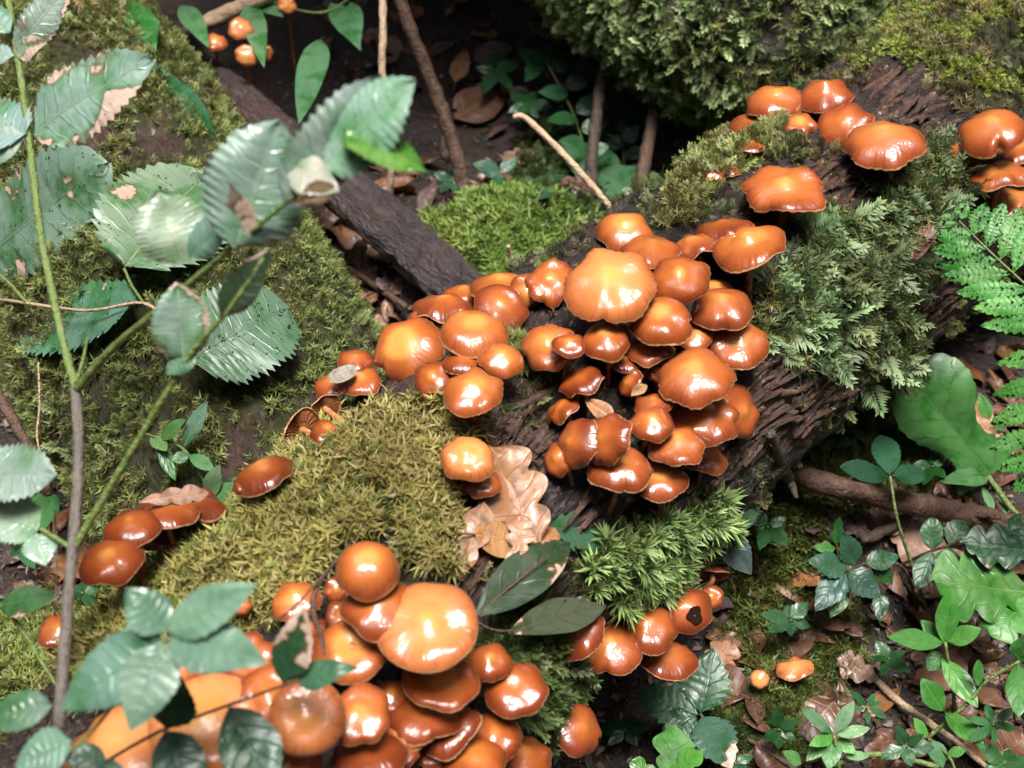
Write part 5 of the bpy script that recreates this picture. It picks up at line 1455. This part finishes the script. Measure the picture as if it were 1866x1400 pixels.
def gilled(px, py, w_, h, label, phi, so, base_px, tone=.3):
    """mushroom tipped over so that its gills face the viewer"""
    d = main_log.depth(px, py) - so
    R = w_ / 2 * d * K
    H = .30 * R
    rg = np.random.default_rng(int(px))
    a = min(.97, h / w_)
    f = math.radians(phi)
    c = math.sqrt(1 - a * a)
    n = unit(RGT * c * math.cos(f) + UPV * c * math.sin(f) + unit(ray(px, py)) * a)   # top points away
    org = P(px, py, d)
    v, fc, uv, top, out = cap_mesh(R, H, rg, umbo=.04, wave=.05, irr=.05)
    x = unit(RGT - n * (RGT @ n)); y = np.cross(n, x)
    Rm = np.stack([x, y, n], -1)
    CAPS.append((px, py, w_ / 2, w_ / 2, d))
    bp, _ = main_log.hit(*base_px)
    if bp is None: bp = P(*base_px, d + .02)
    e = empty('mushroom', bp, label, 'mushroom')
    o = mesh_obj('cap', v @ Rm.T + org, fc, M['cap'], e, uv=uv)
    o.color = (tone, .2, .4, 1)
    # fine gills: separate blades
    gvx, gfx, _ = gill_mesh(top, R, H)
    g = mesh_obj('gills', gvx @ Rm.T + org, gfx, M['gills'], e, smooth=False)
    g.color = (.9, 0, 0, 1)
    V, F = [], []
    ng = 40
    for i in range(ng):
        t = 2 * np.pi * i / ng + rg.uniform(-.03, .03)
        dr = np.array([math.cos(t), math.sin(t), 0])
        sd_ = np.array([-math.sin(t), math.cos(t), 0]) * .012 * R
        r0, r1 = (.16 if i % 2 else .45), .93
        z0, z1 = H * (1 - r0 ** 2.2) - .2 * R, H * (1 - r1 ** 2.2) - .13 * R
        k = len(V)
        lo0, lo1 = dr * r0 * R + [0, 0, z0 - .14 * R], dr * r1 * R + [0, 0, z1 - .02 * R]
        hi0, hi1 = dr * r0 * R + [0, 0, z0 + .1 * R], dr * r1 * R + [0, 0, z1 + .1 * R]
        V += [lo0, lo1, hi1 + sd_, hi0 + sd_, hi1 - sd_, hi0 - sd_]
        F += [(k, k + 1, k + 2, k + 3), (k, k + 1, k + 4, k + 5)]
    gb = mesh_obj('gill_blades', np.array(V) @ Rm.T + org, np.array(F), M['gills'], e, smooth=False)
    gb['kind'] = 'stuff'
    gb.color = (1, 0, 0, 1)
    s0 = org + n * H * .3
    sv, sf, suv = tube([s0, org - n * R * .5, (org - n * R * .8 + bp) / 2, bp + unit(bp - org) * .004], [.0024, .0020, .0020, .0024], 9, 14, .1, 3)
    suv[:, 0] /= suv[:, 0].max() * 2
    mesh_obj('stem', sv, sf, M['stem'], e, uv=suv)
gilled(550, 785, 82, 62, 'tipped mushroom showing a fan of red-brown gills above the golden moss', 160, .040, (570, 850))
gilled(592, 746, 62, 46, 'smaller tipped mushroom showing its gills behind a larger one', 150, .035, (650, 790))
gilled(1296, 1046, 62, 26, 'withered upturned mushroom on a thin stem above the plump holed one', 95, -.005, (1240, 1090), .45)

# worm hole in the plump cap: a dark pit ring lying in the cap
# ------------------------------------------------------------------ leaf litter on the ground
LAND = [(1720, 1150, 'under the bright pointed herb'), (1540, 1050, 'around the dark bluish leaf cluster'), (1447, 1218, 'beside the buff ground mushroom'),
        (1310, 1320, 'under the dark bramble'), (1520, 1340, 'by the pale rosette herb'), (1660, 1290, 'along the thin tan twig'), (1800, 1080, 'under the lobed oak seedling'),
        (1730, 1010, 'under the rounded paired leaves'), (1660, 900, 'along the thick fallen stick'), (1840, 1280, 'by the pale branching herb'), (1640, 1180, 'on open litter between the herbs'),
        (1740, 780, 'beside the strap-shaped leaf'), (1830, 660, 'under the fern frond'), (1400, 1050, 'on the moss bank below the log'), (640, 480, 'in the cleft beside the dark branch'),
        (700, 580, 'at the foot of the left mushroom group'), (790, 160, 'by the long leaning brown stalk'), (700, 200, 'behind the straw-coloured stalk'), (620, 120, 'under the hanging heart-shaped leaves'),
        (900, 180, 'in the dark hollow behind the stalks'), (900, 320, 'beside the bluish seedling'), (1020, 140, 'under the dark leafy herb'), (1100, 300, 'by the blotched leaf'), (60, 960, 'in the dark corner by the grey stem'), (190, 1060, 'below the red-brown mushrooms'),
        (1780, 1370, 'at the foot of the branching herb stem'), (1420, 1370, 'on low moss by the thin dark twig')]
def litter():
    rg = np.random.default_rng(404)
    kinds = [('oak', dict(lobes=3.4, fold=.12, wav=.07)), ('ovate', dict(fold=.18, wav=.06)), ('round', dict(fold=.12, wav=.08)), ('lance', dict(fold=.3, wav=.06)), ('oak', dict(lobes=2.6, fold=.3, wav=.12))]
    tones = [((.20, .105, .070), 'dull brown'), ((.30, .165, .105), 'light brown'), ((.11, .060, .045), 'dark wet brown'), ((.36, .23, .17), 'pale pinkish brown'), ((.34, .15, .055), 'rust orange'), ((.15, .115, .13), 'greyish purple')]
    names = ['oak leaf', 'oval leaf', 'rounded leaf', 'narrow leaf', 'crumpled oak leaf']
    zones = [([(1290, 1000), (1866, 860), (1866, 1400), (1330, 1400), (1280, 1200)], 170, 'on the open litter beside the log'),
             ([(1560, 640), (1866, 560), (1866, 880), (1640, 800)], 34, 'on the ground behind the strap-shaped leaf'),
             ([(540, 400), (700, 430), (760, 560), (690, 640), (560, 480)], 40, 'in the cleft beside the dark branch'),
             ([(560, -20), (1100, -20), (1100, 360), (760, 380), (560, 260)], 62, 'in the dark hollow behind the log'),
             ([(-10, 870), (110, 880), (250, 1080), (60, 1110), (-10, 1060)], 22, 'in the dark corner beside the grey stem')]
    protos = {}
    def occluded(p):
        d = Vector(p) - Vector(CAM)
        L_ = d.length
        d.normalize()
        for lg in (main_log, left_log, top_log):
            h = lg.bvh.ray_cast(Vector(CAM), d, L_ - .01)
            if h[0] is not None: return True
        return False
    for poly, n, where in zones:
        x0, x1 = min(p[0] for p in poly), max(p[0] for p in poly)
        y0, y1 = min(p[1] for p in poly), max(p[1] for p in poly)
        k = 0
        tries = 0
        while k < n and tries < n * 20:
            tries += 1
            px, py = rg.uniform(x0, x1), rg.uniform(y0, y1)
            if not inpoly(np.array([px]), np.array([py]), poly)[0]: continue
            g = ground_pt(px, py)
            if occluded(g + np.array([0, 0, .01])): continue
            ki = rg.integers(0, 5); ti = rg.choice(6, p=[.28, .2, .22, .1, .1, .1]); vi = rg.integers(0, 3)
            key = (int(ki), int(vi))
            if key not in protos:
                sh, kw = kinds[ki]
                Ln = .034
                v, f, uv = leaf_mesh(Ln, Ln * {'oak': .62, 'ovate': .6, 'round': .85, 'lance': .4}[sh], sh, np.random.default_rng(900 + ki * 7 + vi), droop=rg.uniform(-.3, .35), edge=rg.uniform(-.15, .25), quilt=.012, twist=rg.uniform(-.5, .5), **kw)
                v[:, 0] -= Ln / 2
                protos[key] = (v, f, uv)
                o = mesh_obj('fallen_leaf', v, f, M['dead'], None, uv=uv)
                protos[key] = o
            else:
                o = protos[key].copy()
                COL.objects.link(o)
            s_ = rg.uniform(.55, 1.35) * (1.0 if py > 500 else 1.4)
            o.scale = (s_, s_, s_)
            o.location = tuple(g + np.array([0, 0, rg.uniform(.002, .012)]))
            o.rotation_euler = (rg.normal() * .32, rg.normal() * .32, rg.uniform(0, 6.28))
            c = tones[ti][0]; b = rg.uniform(.42, .9)
            o.color = (c[0] * b, c[1] * b, c[2] * b, rg.uniform(.2, .9))
            near = min(LAND, key=lambda q: (q[0] - px) ** 2 + (q[1] - py) ** 2)
            sz = 'small ' if s_ < .75 else ('large ' if s_ > 1.15 else '')
            lb = f'{sz}{tones[ti][1]} dead {names[ki]} {near[2]}'
            tag(o, lb, 'leaf', 'dead leaves of the woodland litter')
            k += 1
litter()

def crumbs():
    """bits of rotten leaf and wood too small to count"""
    rg = np.random.default_rng(55)
    V, F, C = [], [], []
    for i in range(14000):
        px, py = rg.uniform(-60, 1930), rg.uniform(-60, 1460)
        g = Ph(px, py, 0.0)
        g[2] = float(0)
        V.append(g)
    g = np.array(V)
    g[:, 2] = gz(g[:, 0], g[:, 1])
    n = len(g)
    a = unit(np.stack([rg.normal(size=n), rg.normal(size=n), rg.normal(size=n) * .35], -1))
    b = unit(np.cross(a, np.stack([rg.normal(size=n) * .4, rg.normal(size=n) * .4, np.ones(n)], -1)))
    L_ = rg.uniform(.0012, .0055, n)[:, None]
    W_ = L_ * rg.uniform(.15, .6, n)[:, None]
    z = np.array([0, 0, 1.0])
    g = g + z * .003
    jj = lambda s_: 1 + s_ * (rg.random((n, 1)) - .5) * 2
    vs = np.stack([g - a * L_ * jj(.3) + b * W_ * (rg.random((n, 1)) - .5), g + b * W_ * jj(.5) + a * L_ * .7 * (rg.random((n, 1)) - .7) + z * .001, g + b * W_ * jj(.6) + a * L_ * rg.random((n, 1)) + z * .0012, g + a * L_ * jj(.3), g - b * W_ * jj(.6) + a * L_ * (rg.random((n, 1)) - .5) + z * .002], 1).reshape(-1, 3)
    f = np.arange(n * 5).reshape(-1, 5)
    pal = np.array([(.10, .055, .035), (.20, .11, .065), (.05, .03, .022), (.28, .18, .12), (.13, .07, .03)])
    col = pal[rg.integers(0, 5, n)] * rg.uniform(.25, .75, (n, 1))
    t = NT('litter_crumb')
    t.set(Base_Color=t.attr('tint', 'Color'), Roughness=.5)
    o = mesh_obj('leaf_crumbs', vs, f, t.m, smooth=False, cols={'tint': np.repeat(col, 5, axis=0)})
    tag(o, 'crumbled leaf and wood bits strewn over the soil', 'litter', None, 'stuff')
crumbs()

def wider_litter():
    """the leaf carpet goes on beyond the leaves one can tell apart"""
    rg = np.random.default_rng(606)
    V, F, C, U = [], [], [], []
    off = 0
    pal = np.array([(.20, .105, .070), (.28, .155, .10), (.11, .060, .045), (.33, .21, .155), (.15, .115, .12)])
    n = 0
    protos = [leaf_mesh(.034, .034 * w_, sh, np.random.default_rng(i), droop=.2, fold=.15, wav=.07, **kw) for i, (sh, w_, kw) in enumerate([('oak', .62, dict(lobes=3.4)), ('ovate', .6, {}), ('round', .85, {}), ('lance', .4, {})])]
    while n < 1500:
        x, y = rg.uniform(-1.5, 1.5), rg.uniform(-.25, 2.0)
        z = float(gz(x, y))
        pr = project(np.array([x, y, z]))
        if pr[2] > 0 and -30 < pr[0] < 1896 and -30 < pr[1] < 1430: continue
        v, f, uv = protos[rg.integers(0, 4)]
        v = (v - np.array([.017, 0, 0])) * rg.uniform(.6, 1.4)
        a, b = rg.uniform(0, 6.28), rg.normal() * .3
        Rz = np.array([[math.cos(a), -math.sin(a), 0], [math.sin(a), math.cos(a), 0], [0, 0, 1]])
        Rx = np.array([[1, 0, 0], [0, math.cos(b), -math.sin(b)], [0, math.sin(b), math.cos(b)]])
        V.append(v @ (Rz @ Rx).T + np.array([x, y, z + rg.uniform(.003, .012)]))
        F.append(f + off); off += len(v)
        C.append(np.tile(pal[rg.integers(0, 5)] * rg.uniform(.5, 1.0), (len(v), 1)))
        n += 1
    t = NT('litter_leaf')
    nz = t.noise(t.coord('Object'), 110, 4)
    t.set(Base_Color=t.mix(t.math('MULTIPLY', t.rng(nz, .5, .75), .6), t.attr('tint', 'Color'), (.05, .025, .015)), Roughness=.5)
    o = mesh_obj('leaf_litter', np.concatenate(V), np.concatenate(F), t.m, cols={'tint': np.concatenate(C)})
    tag(o, 'brown leaf litter carpeting the ground round the logs', 'litter', None, 'stuff')
wider_litter()
# ------------------------------------------------------------------ moss
def tmpl_spiky(rg, nl=12, spread=0.8):
    v, f, w_ = [], [], []
    for i in range(nl):
        h = 0.12 + 0.83 * i / nl
        a = i * 2.4 + rg.uniform(-.3, .3)
        o = np.array([math.cos(a), math.sin(a), 0])
        sdv = np.array([-math.sin(a), math.cos(a), 0])
        L_ = 0.50 * (1 - 0.45 * h) * rg.uniform(.8, 1.2)
        b = np.array([0.05 * math.sin(h * 3), 0, h])
        tip = b + o * L_ * spread * 1.5 + np.array([0, 0, L_ * 0.75])
        k = len(v)
        v += [b - sdv * 0.055, b + sdv * 0.055, tip]
        w_ += [0.25 + 0.3 * h, 0.25 + 0.3 * h, 0.6 + 0.4 * h]
        f.append((k, k + 1, k + 2))
    k = len(v)
    v += [np.array([-.03, 0, 0]), np.array([.03, 0, 0]), np.array([0, 0, 1.0]), np.array([0, .03, 0])]
    w_ += [0, 0, .7, 0]
    f += [(k, k + 1, k + 2), (k + 1, k + 3, k + 2)]
    return np.array(v), np.array(f), np.array(w_)

def tmpl_frond(rg, np_=9):
    v, f, w_ = [], [], []
    def leaf(b, d, sdv, L_, wd, t0, t1):
        k = len(v)
        v.extend([b, b + d * L_ * .45 + sdv * wd, b + d * L_, b + d * L_ * .45 - sdv * wd])
        w_.extend([t0, (t0 + t1) / 2, t1, (t0 + t1) / 2])
        f.extend([(k, k + 1, k + 2), (k, k + 2, k + 3)])
    bend = rg.uniform(.1, .35)
    def pt(h): return np.array([0, bend * h * h, h * (1 - .25 * bend * h)])
    for i in range(np_):
        h = 0.15 + 0.8 * i / np_
        for sg in (-1, 1):
            L_ = (0.42 * math.sin(min(1, .35 + h) * math.pi * .86) + .05) * rg.uniform(.75, 1.2)
            d = unit(np.array([sg * 0.85, rg.uniform(-.25, .3), 0.62]))
            leaf(pt(h + (.03 if sg > 0 else 0)), d, unit(np.cross(d, [0, 1, 0])), L_, 0.045, 0.2 + .3 * h, 0.6 + .4 * h)
    leaf(pt(.9), unit(np.array([0, .2, 1])), np.array([1., 0, 0]), .22, .05, .6, 1)
    k = len(v)
    v.extend([np.array([-.02, 0, 0]), np.array([.02, 0, 0]), pt(1.)])
    w_.extend([0, 0, .7]); f.append((k, k + 1, k + 2))
    return np.array(v), np.array(f), np.array(w_)

def tmpl_star(rg, nl=20):
    v, f, w_ = [], [], []
    for i in range(nl):
        a = i * 2.4
        el = rg.uniform(.15, 1.25)
        d = np.array([math.cos(a) * math.cos(el), math.sin(a) * math.cos(el), math.sin(el)])
        sdv = np.array([-math.sin(a), math.cos(a), 0])
        b = np.array([0, 0, .25 + .2 * rg.random()])
        L_ = rg.uniform(.45, .7)
        k = len(v)
        v += [b, b + d * L_ * .5 + sdv * .042, b + d * L_ + np.array([0, 0, -.05]), b + d * L_ * .5 - sdv * .042]
        w_ += [.15, .6, 1, .6]
        f += [(k, k + 1, k + 2), (k, k + 2, k + 3)]
    k = len(v)
    v += [np.array([-.04, 0, -.1]), np.array([.04, 0, -.1]), np.array([0, 0, .5])]
    w_ += [0, 0, .3]; f.append((k, k + 1, k + 2))
    return np.array(v), np.array(f), np.array(w_)

TM = dict(spiky=tmpl_spiky, frond=tmpl_frond, star=tmpl_star)

def shoots(pts, dirs, size, kind, lo, hi, seed, brown=0.1, var=0.35, brown_c=(0.16, 0.10, 0.035)):
    """build shoots at points; returns verts, faces, colours"""
    rg = np.random.default_rng(seed)
    V, F, C = [], [], []
    off = 0
    n = len(pts)
    which = rg.integers(0, 5, n)
    patch = fbm(pts * 45, 3, seed)
    patch2 = fbm(pts * 14, 2, seed + 4)
    for k in range(5):
        tv, tf, tw = TM[kind](rg)
        m = which == k
        p, d, s_ = pts[m], unit(dirs[m]), size[m]
        if len(p) == 0: continue
        rnd = rg.normal(size=p.shape)
        x = unit(np.cross(rnd, d)); y = np.cross(d, x)
        R_ = np.stack([x, y, d], -1)
        vv = np.einsum('nij,vj->nvi', R_, tv) * s_[:, None, None] + p[:, None]
        b = (1 + var * rg.normal(size=len(p)) * .6) * (0.62 + .8 * patch[m])
        b = np.clip(b, .35, 1.7)
        br = (np.clip((patch2[m] - .5) * 3 + (rg.random(len(p)) - 0.5), 0, 1) * brown * 2)[:, None, None]
        br = np.clip(br, 0, .85)
        col = (np.array(lo)[None, None] * (1 - tw[None, :, None]) + np.array(hi)[None, None] * tw[None, :, None])
        col = col * (1 - br) + np.array(brown_c)[None, None] * (.5 + tw[None, :, None]) * br
        col = col * b[:, None, None]
        V.append(vv.reshape(-1, 3)); C.append(np.broadcast_to(col, vv.shape).reshape(-1, 3))
        F.append((tf[None] + (np.arange(len(p)) * len(tv))[:, None, None]).reshape(-1, 3) + off)
        off += len(p) * len(tv)
    return np.concatenate(V), np.concatenate(F), np.clip(np.concatenate(C), 0, .8)

def moss_obj(parts, label):
    V, F, C = [], [], []
    off = 0
    for v, f, c in parts:
        V.append(v); F.append(f + off); C.append(c); off += len(v)
    o = mesh_obj('moss', np.concatenate(V), np.concatenate(F), M['moss'], None, smooth=False, cols={'tint': np.concatenate(C)})
    return tag(o, label, 'moss', None, 'stuff')

def clear_of_caps(p, margin=.014):
    """no shoot grows up through a cap"""
    if not CAPS: return np.ones(len(p), bool)
    pr = project(p)
    ok = np.ones(len(p), bool)
    for x, y, rx, ry, d in CAPS:
        ok &= ~((((pr[:, 0] - x) / rx) ** 2 + ((pr[:, 1] - y) / ry) ** 2 < 1.1) & (pr[:, 2] - margin < d + .004))
    return ok

def scatter(L, n, seed, poly=None, facing=-0.35, thresh=0.3, frame=True):
    """random points on a log inside a survey polygon, kept where moss grows"""
    rg = np.random.default_rng(seed)
    q = L.v[L.f]
    a, b, c, d = q[:, 0], q[:, 1], q[:, 2], q[:, 3]
    nn = np.cross(c - a, d - b)
    ar = np.linalg.norm(nn, axis=1)
    nn = nn / (ar[:, None] + 1e-12)
    ctr = np.repeat(L.c, len(L.v) // len(L.c), axis=0)[L.f[:, 0]]
    cen = q.mean(1)
    nn = nn * np.sign(((cen - ctr) * nn).sum(1))[:, None]
    pr = project(cen)
    ok = (unit(CAM - cen) * nn).sum(1) > facing
    if frame: ok &= (pr[:, 0] > -120) & (pr[:, 0] < 1990) & (pr[:, 1] > -120) & (pr[:, 1] < 1520) & (pr[:, 2] > 0.1)
    mo = L.moss[L.f].mean(1)
    if poly is not None:
        x, y = jit(pr[:, 0], pr[:, 1], cen)
        ok &= inpoly(x, y, poly)
    ok &= mo > thresh
    wgt = ar * ok
    if wgt.sum() == 0: return np.zeros((0, 3)), np.zeros((0, 3))
    # keep shoots close together at all distances: count by seen size
    i = rg.choice(len(ar), n, p=wgt / wgt.sum())
    u, v = rg.random((n, 1)), rg.random((n, 1))
    p = a[i] * (1 - u) * (1 - v) + b[i] * u * (1 - v) + c[i] * u * v + d[i] * (1 - u) * v
    return p, nn[i]

def moss_on(L, n, seed, poly, kind, size, lo, hi, up=0.5, droop=0.0, spread=0.55, brown=0.15, thresh=0.3, facing=-0.35, var=.35, gap=.40, clumps=55, lay=.75):
    p, nn = scatter(L, n, seed, poly, facing, thresh)
    k = clear_of_caps(p)
    clp = fbm(p * clumps, 2, seed + 9) > gap
    p, nn = p[k & clp], nn[k & clp]
    rg = np.random.default_rng(seed + 1)
    flow = (np.stack([fbm(p * 25, 2, seed + k) for k in (1, 2, 3)], -1) - .5) * 2.4   # tufts lean together
    d = nn * lay + up * np.array([0, 0, 1.0]) + spread * rg.normal(size=p.shape) + flow * spread - droop * np.array([0, 0, 1.0])
    s_ = size * rg.uniform(.6, 1.35, len(p))
    return shoots(p - nn * 0.002, d, s_, kind, lo, hi, seed + 2, brown, var)

moss_obj([moss_on(main_log, 9500, 100, MOSS_M['golden'], 'spiky', 0.0140, (.030, .027, .006), (.45, .40, .12), .8, 0, .55, .28, gap=.36),
          moss_on(main_log, 3200, 104, MOSS_M['golden'], 'frond', 0.016, (.02, .025, .008), (.30, .36, .09), .5, 0, .8, .15, gap=.52, clumps=18),
          moss_on(main_log, 500, 107, MOSS_M['fringe'], 'spiky', 0.011, (.05, .05, .012), (.22, .24, .07), .7)],
         'golden green spiky moss on the mushroom log beside the dry oak leaves')
moss_obj([moss_on(main_log, 1500, 110, MOSS_M['ferny'], 'frond', 0.024, (.012, .018, .006), (.26, .39, .18), .0, .22, .75, .2, gap=.42, lay=.5),
          moss_on(main_log, 3000, 111, MOSS_M['ferny'], 'frond', 0.012, (.012, .016, .006), (.15, .19, .06), .0, .22, .9, .35, gap=.40, lay=.45),
          moss_on(main_log, 1500, 113, MOSS_M['ferny'], 'spiky', 0.011, (.04, .045, .012), (.20, .22, .07), .4, 0, .6, .25)],
         'feathery mid-green moss on the side of the mushroom log beside the fern')
moss_obj([moss_on(main_log, 520, 120, MOSS_M['star'], 'star', 0.022, (.025, .04, .008), (.29, .42, .14), .5, 0, .6, .08, gap=.40),
          moss_on(main_log, 2000, 123, MOSS_M['star'], 'frond', 0.013, (.015, .022, .006), (.20, .27, .08), .4, 0, .9, .12)],
         'bright pale green star moss above the row of mushrooms beside the two dark fallen leaves')
moss_obj([moss_on(main_log, 1500, 130, MOSS_M['edge'], 'frond', 0.015, (.045, .05, .015), (.28, .32, .11), .5, .1, .7, .2),
          moss_on(main_log, 1200, 132, MOSS_M['edge'], 'spiky', 0.010, (.07, .055, .022), (.30, .26, .11), .5, .1, .7, .4)],
         'pale shaggy moss along the upper edge of the mushroom log')
moss_obj([moss_on(main_log, 3000, 140, MOSS_M['crust'], 'star', 0.011, (.045, .06, .010), (.30, .37, .06), .3, 0, .4, .15, gap=.52, clumps=30),
          moss_on(main_log, 2500, 143, MOSS_M['crust'], 'spiky', 0.011, (.05, .04, .018), (.20, .17, .07), .3, 0, .6, .5, gap=.47, clumps=30)],
         'yellow-green leafy moss crust on the dark bark of the mushroom log')
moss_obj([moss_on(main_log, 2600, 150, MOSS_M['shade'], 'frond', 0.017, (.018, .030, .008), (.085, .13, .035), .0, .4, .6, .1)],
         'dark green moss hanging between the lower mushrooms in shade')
moss_obj([moss_on(left_log, 24000, 160, None, 'spiky', 0.0115, (.018, .020, .004), (.24, .29, .085), .4, 0, .9, .30, gap=.43, clumps=42),
          moss_on(left_log, 6000, 163, None, 'frond', 0.014, (.016, .020, .004), (.23, .29, .085), .2, 0, 1.0, .25)],
         'soft olive moss carpet over the thick log behind the serrated leaves')
moss_obj([moss_on(top_log, 10000, 170, None, 'frond', 0.021, (.014, .022, .004), (.36, .49, .20), .2, .12, .8, .16, gap=.44, lay=.5),
          moss_on(top_log, 4000, 173, None, 'spiky', 0.014, (.045, .045, .012), (.38, .40, .14), .2, .3, .7, .35)],
         'shaggy bright green moss draped over the leaning log')

moss_obj([moss_on(main_log, 14000, 180, None, 'frond', 0.011, (.018, .024, .006), (.15, .19, .065), .3, 0, 1.0, .3, thresh=-1, gap=.54, clumps=24),
          moss_on(main_log, 5000, 183, None, 'spiky', 0.008, (.025, .022, .008), (.17, .16, .06), .3, 0, .9, .5, thresh=-1, gap=.53, clumps=30)],
         'thin scattered tufts of moss on the bare wood of the mushroom log')
# moss on the ground
GM = {'mound': [(780, 400), (830, 380), (900, 350), (1000, 370), (1100, 420), (1080, 520), (930, 540), (820, 470)],
      'right': [(1300, 900), (1440, 850), (1520, 760), (1680, 760), (1720, 860), (1640, 900), (1560, 920), (1500, 1000), (1560, 1180), (1500, 1300), (1400, 1260), (1340, 1160), (1320, 980)],
      'low': [(1230, 1400), (1330, 1250), (1460, 1210), (1540, 1240), (1480, 1330), (1420, 1400)],
      'corner': [(-60, 1150), (120, 1080), (260, 1100), (260, 1290), (180, 1450), (-60, 1450)],
      'back': [(930, 300), (1010, 220), (1200, 330), (1130, 420), (960, 420)]}
def moss_ground(poly, n, seed, kind, size, lo, hi, brown=.2, up=1.0, spread=.6):
    rg = np.random.default_rng(seed)
    x0, x1 = min(p[0] for p in poly), max(p[0] for p in poly)
    y0, y1 = min(p[1] for p in poly), max(p[1] for p in poly)
    pts = []
    while len(pts) < n:
        px, py = rg.uniform(x0, x1, 400), rg.uniform(y0, y1, 400)
        g = np.array([Ph(a, b, 0.03) for a, b in zip(px, py)])
        jx, jy = jit(px, py, g)
        for i in np.nonzero(inpoly(jx, jy, poly))[0]:
            pts.append(ground_pt(px[i], py[i]))
    p = np.array(pts[:n])
    d = np.array([0, 0, up]) + spread * rg.normal(size=p.shape) + (np.stack([fbm(p * 25, 2, seed + k) for k in (1, 2, 3)], -1) - .5) * 1.4
    return shoots(p - np.array([0, 0, .002]), d, size * rg.uniform(.6, 1.3, n), kind, lo, hi, seed + 2, brown)
moss_obj([moss_ground(GM['mound'], 2600, 200, 'spiky', .019, (.04, .06, .008), (.20, .31, .055), .22),
          moss_ground(GM['mound'], 900, 203, 'frond', .018, (.04, .06, .008), (.18, .26, .05), .2)], 'bright green moss cushion on the ground behind the mushroom log')
moss_obj([moss_ground(GM['right'], 5600, 210, 'frond', .017, (.030, .040, .010), (.14, .18, .045), .25),
          moss_ground(GM['right'], 1500, 213, 'spiky', .015, (.03, .04, .01), (.14, .18, .04), .3)], 'olive moss bank on the ground beside the thick fallen stick')
moss_obj([moss_ground(GM['low'], 3600, 220, 'frond', .014, (.025, .04, .01), (.12, .19, .045), .15)], 'low dark green moss around the pale mushroom on the ground')
moss_obj([moss_ground(GM['corner'], 3800, 230, 'spiky', .014, (.04, .05, .010), (.22, .26, .06), .2),
          moss_ground(GM['corner'], 1200, 233, 'frond', .015, (.035, .05, .010), (.17, .24, .06), .1)], 'green moss bank around the single small mushroom by the grey stem')
moss_obj([moss_ground(GM['back'], 1300, 240, 'frond', .018, (.02, .035, .008), (.08, .13, .035), .15)], 'dim moss clump at the end of the thin tan twig')
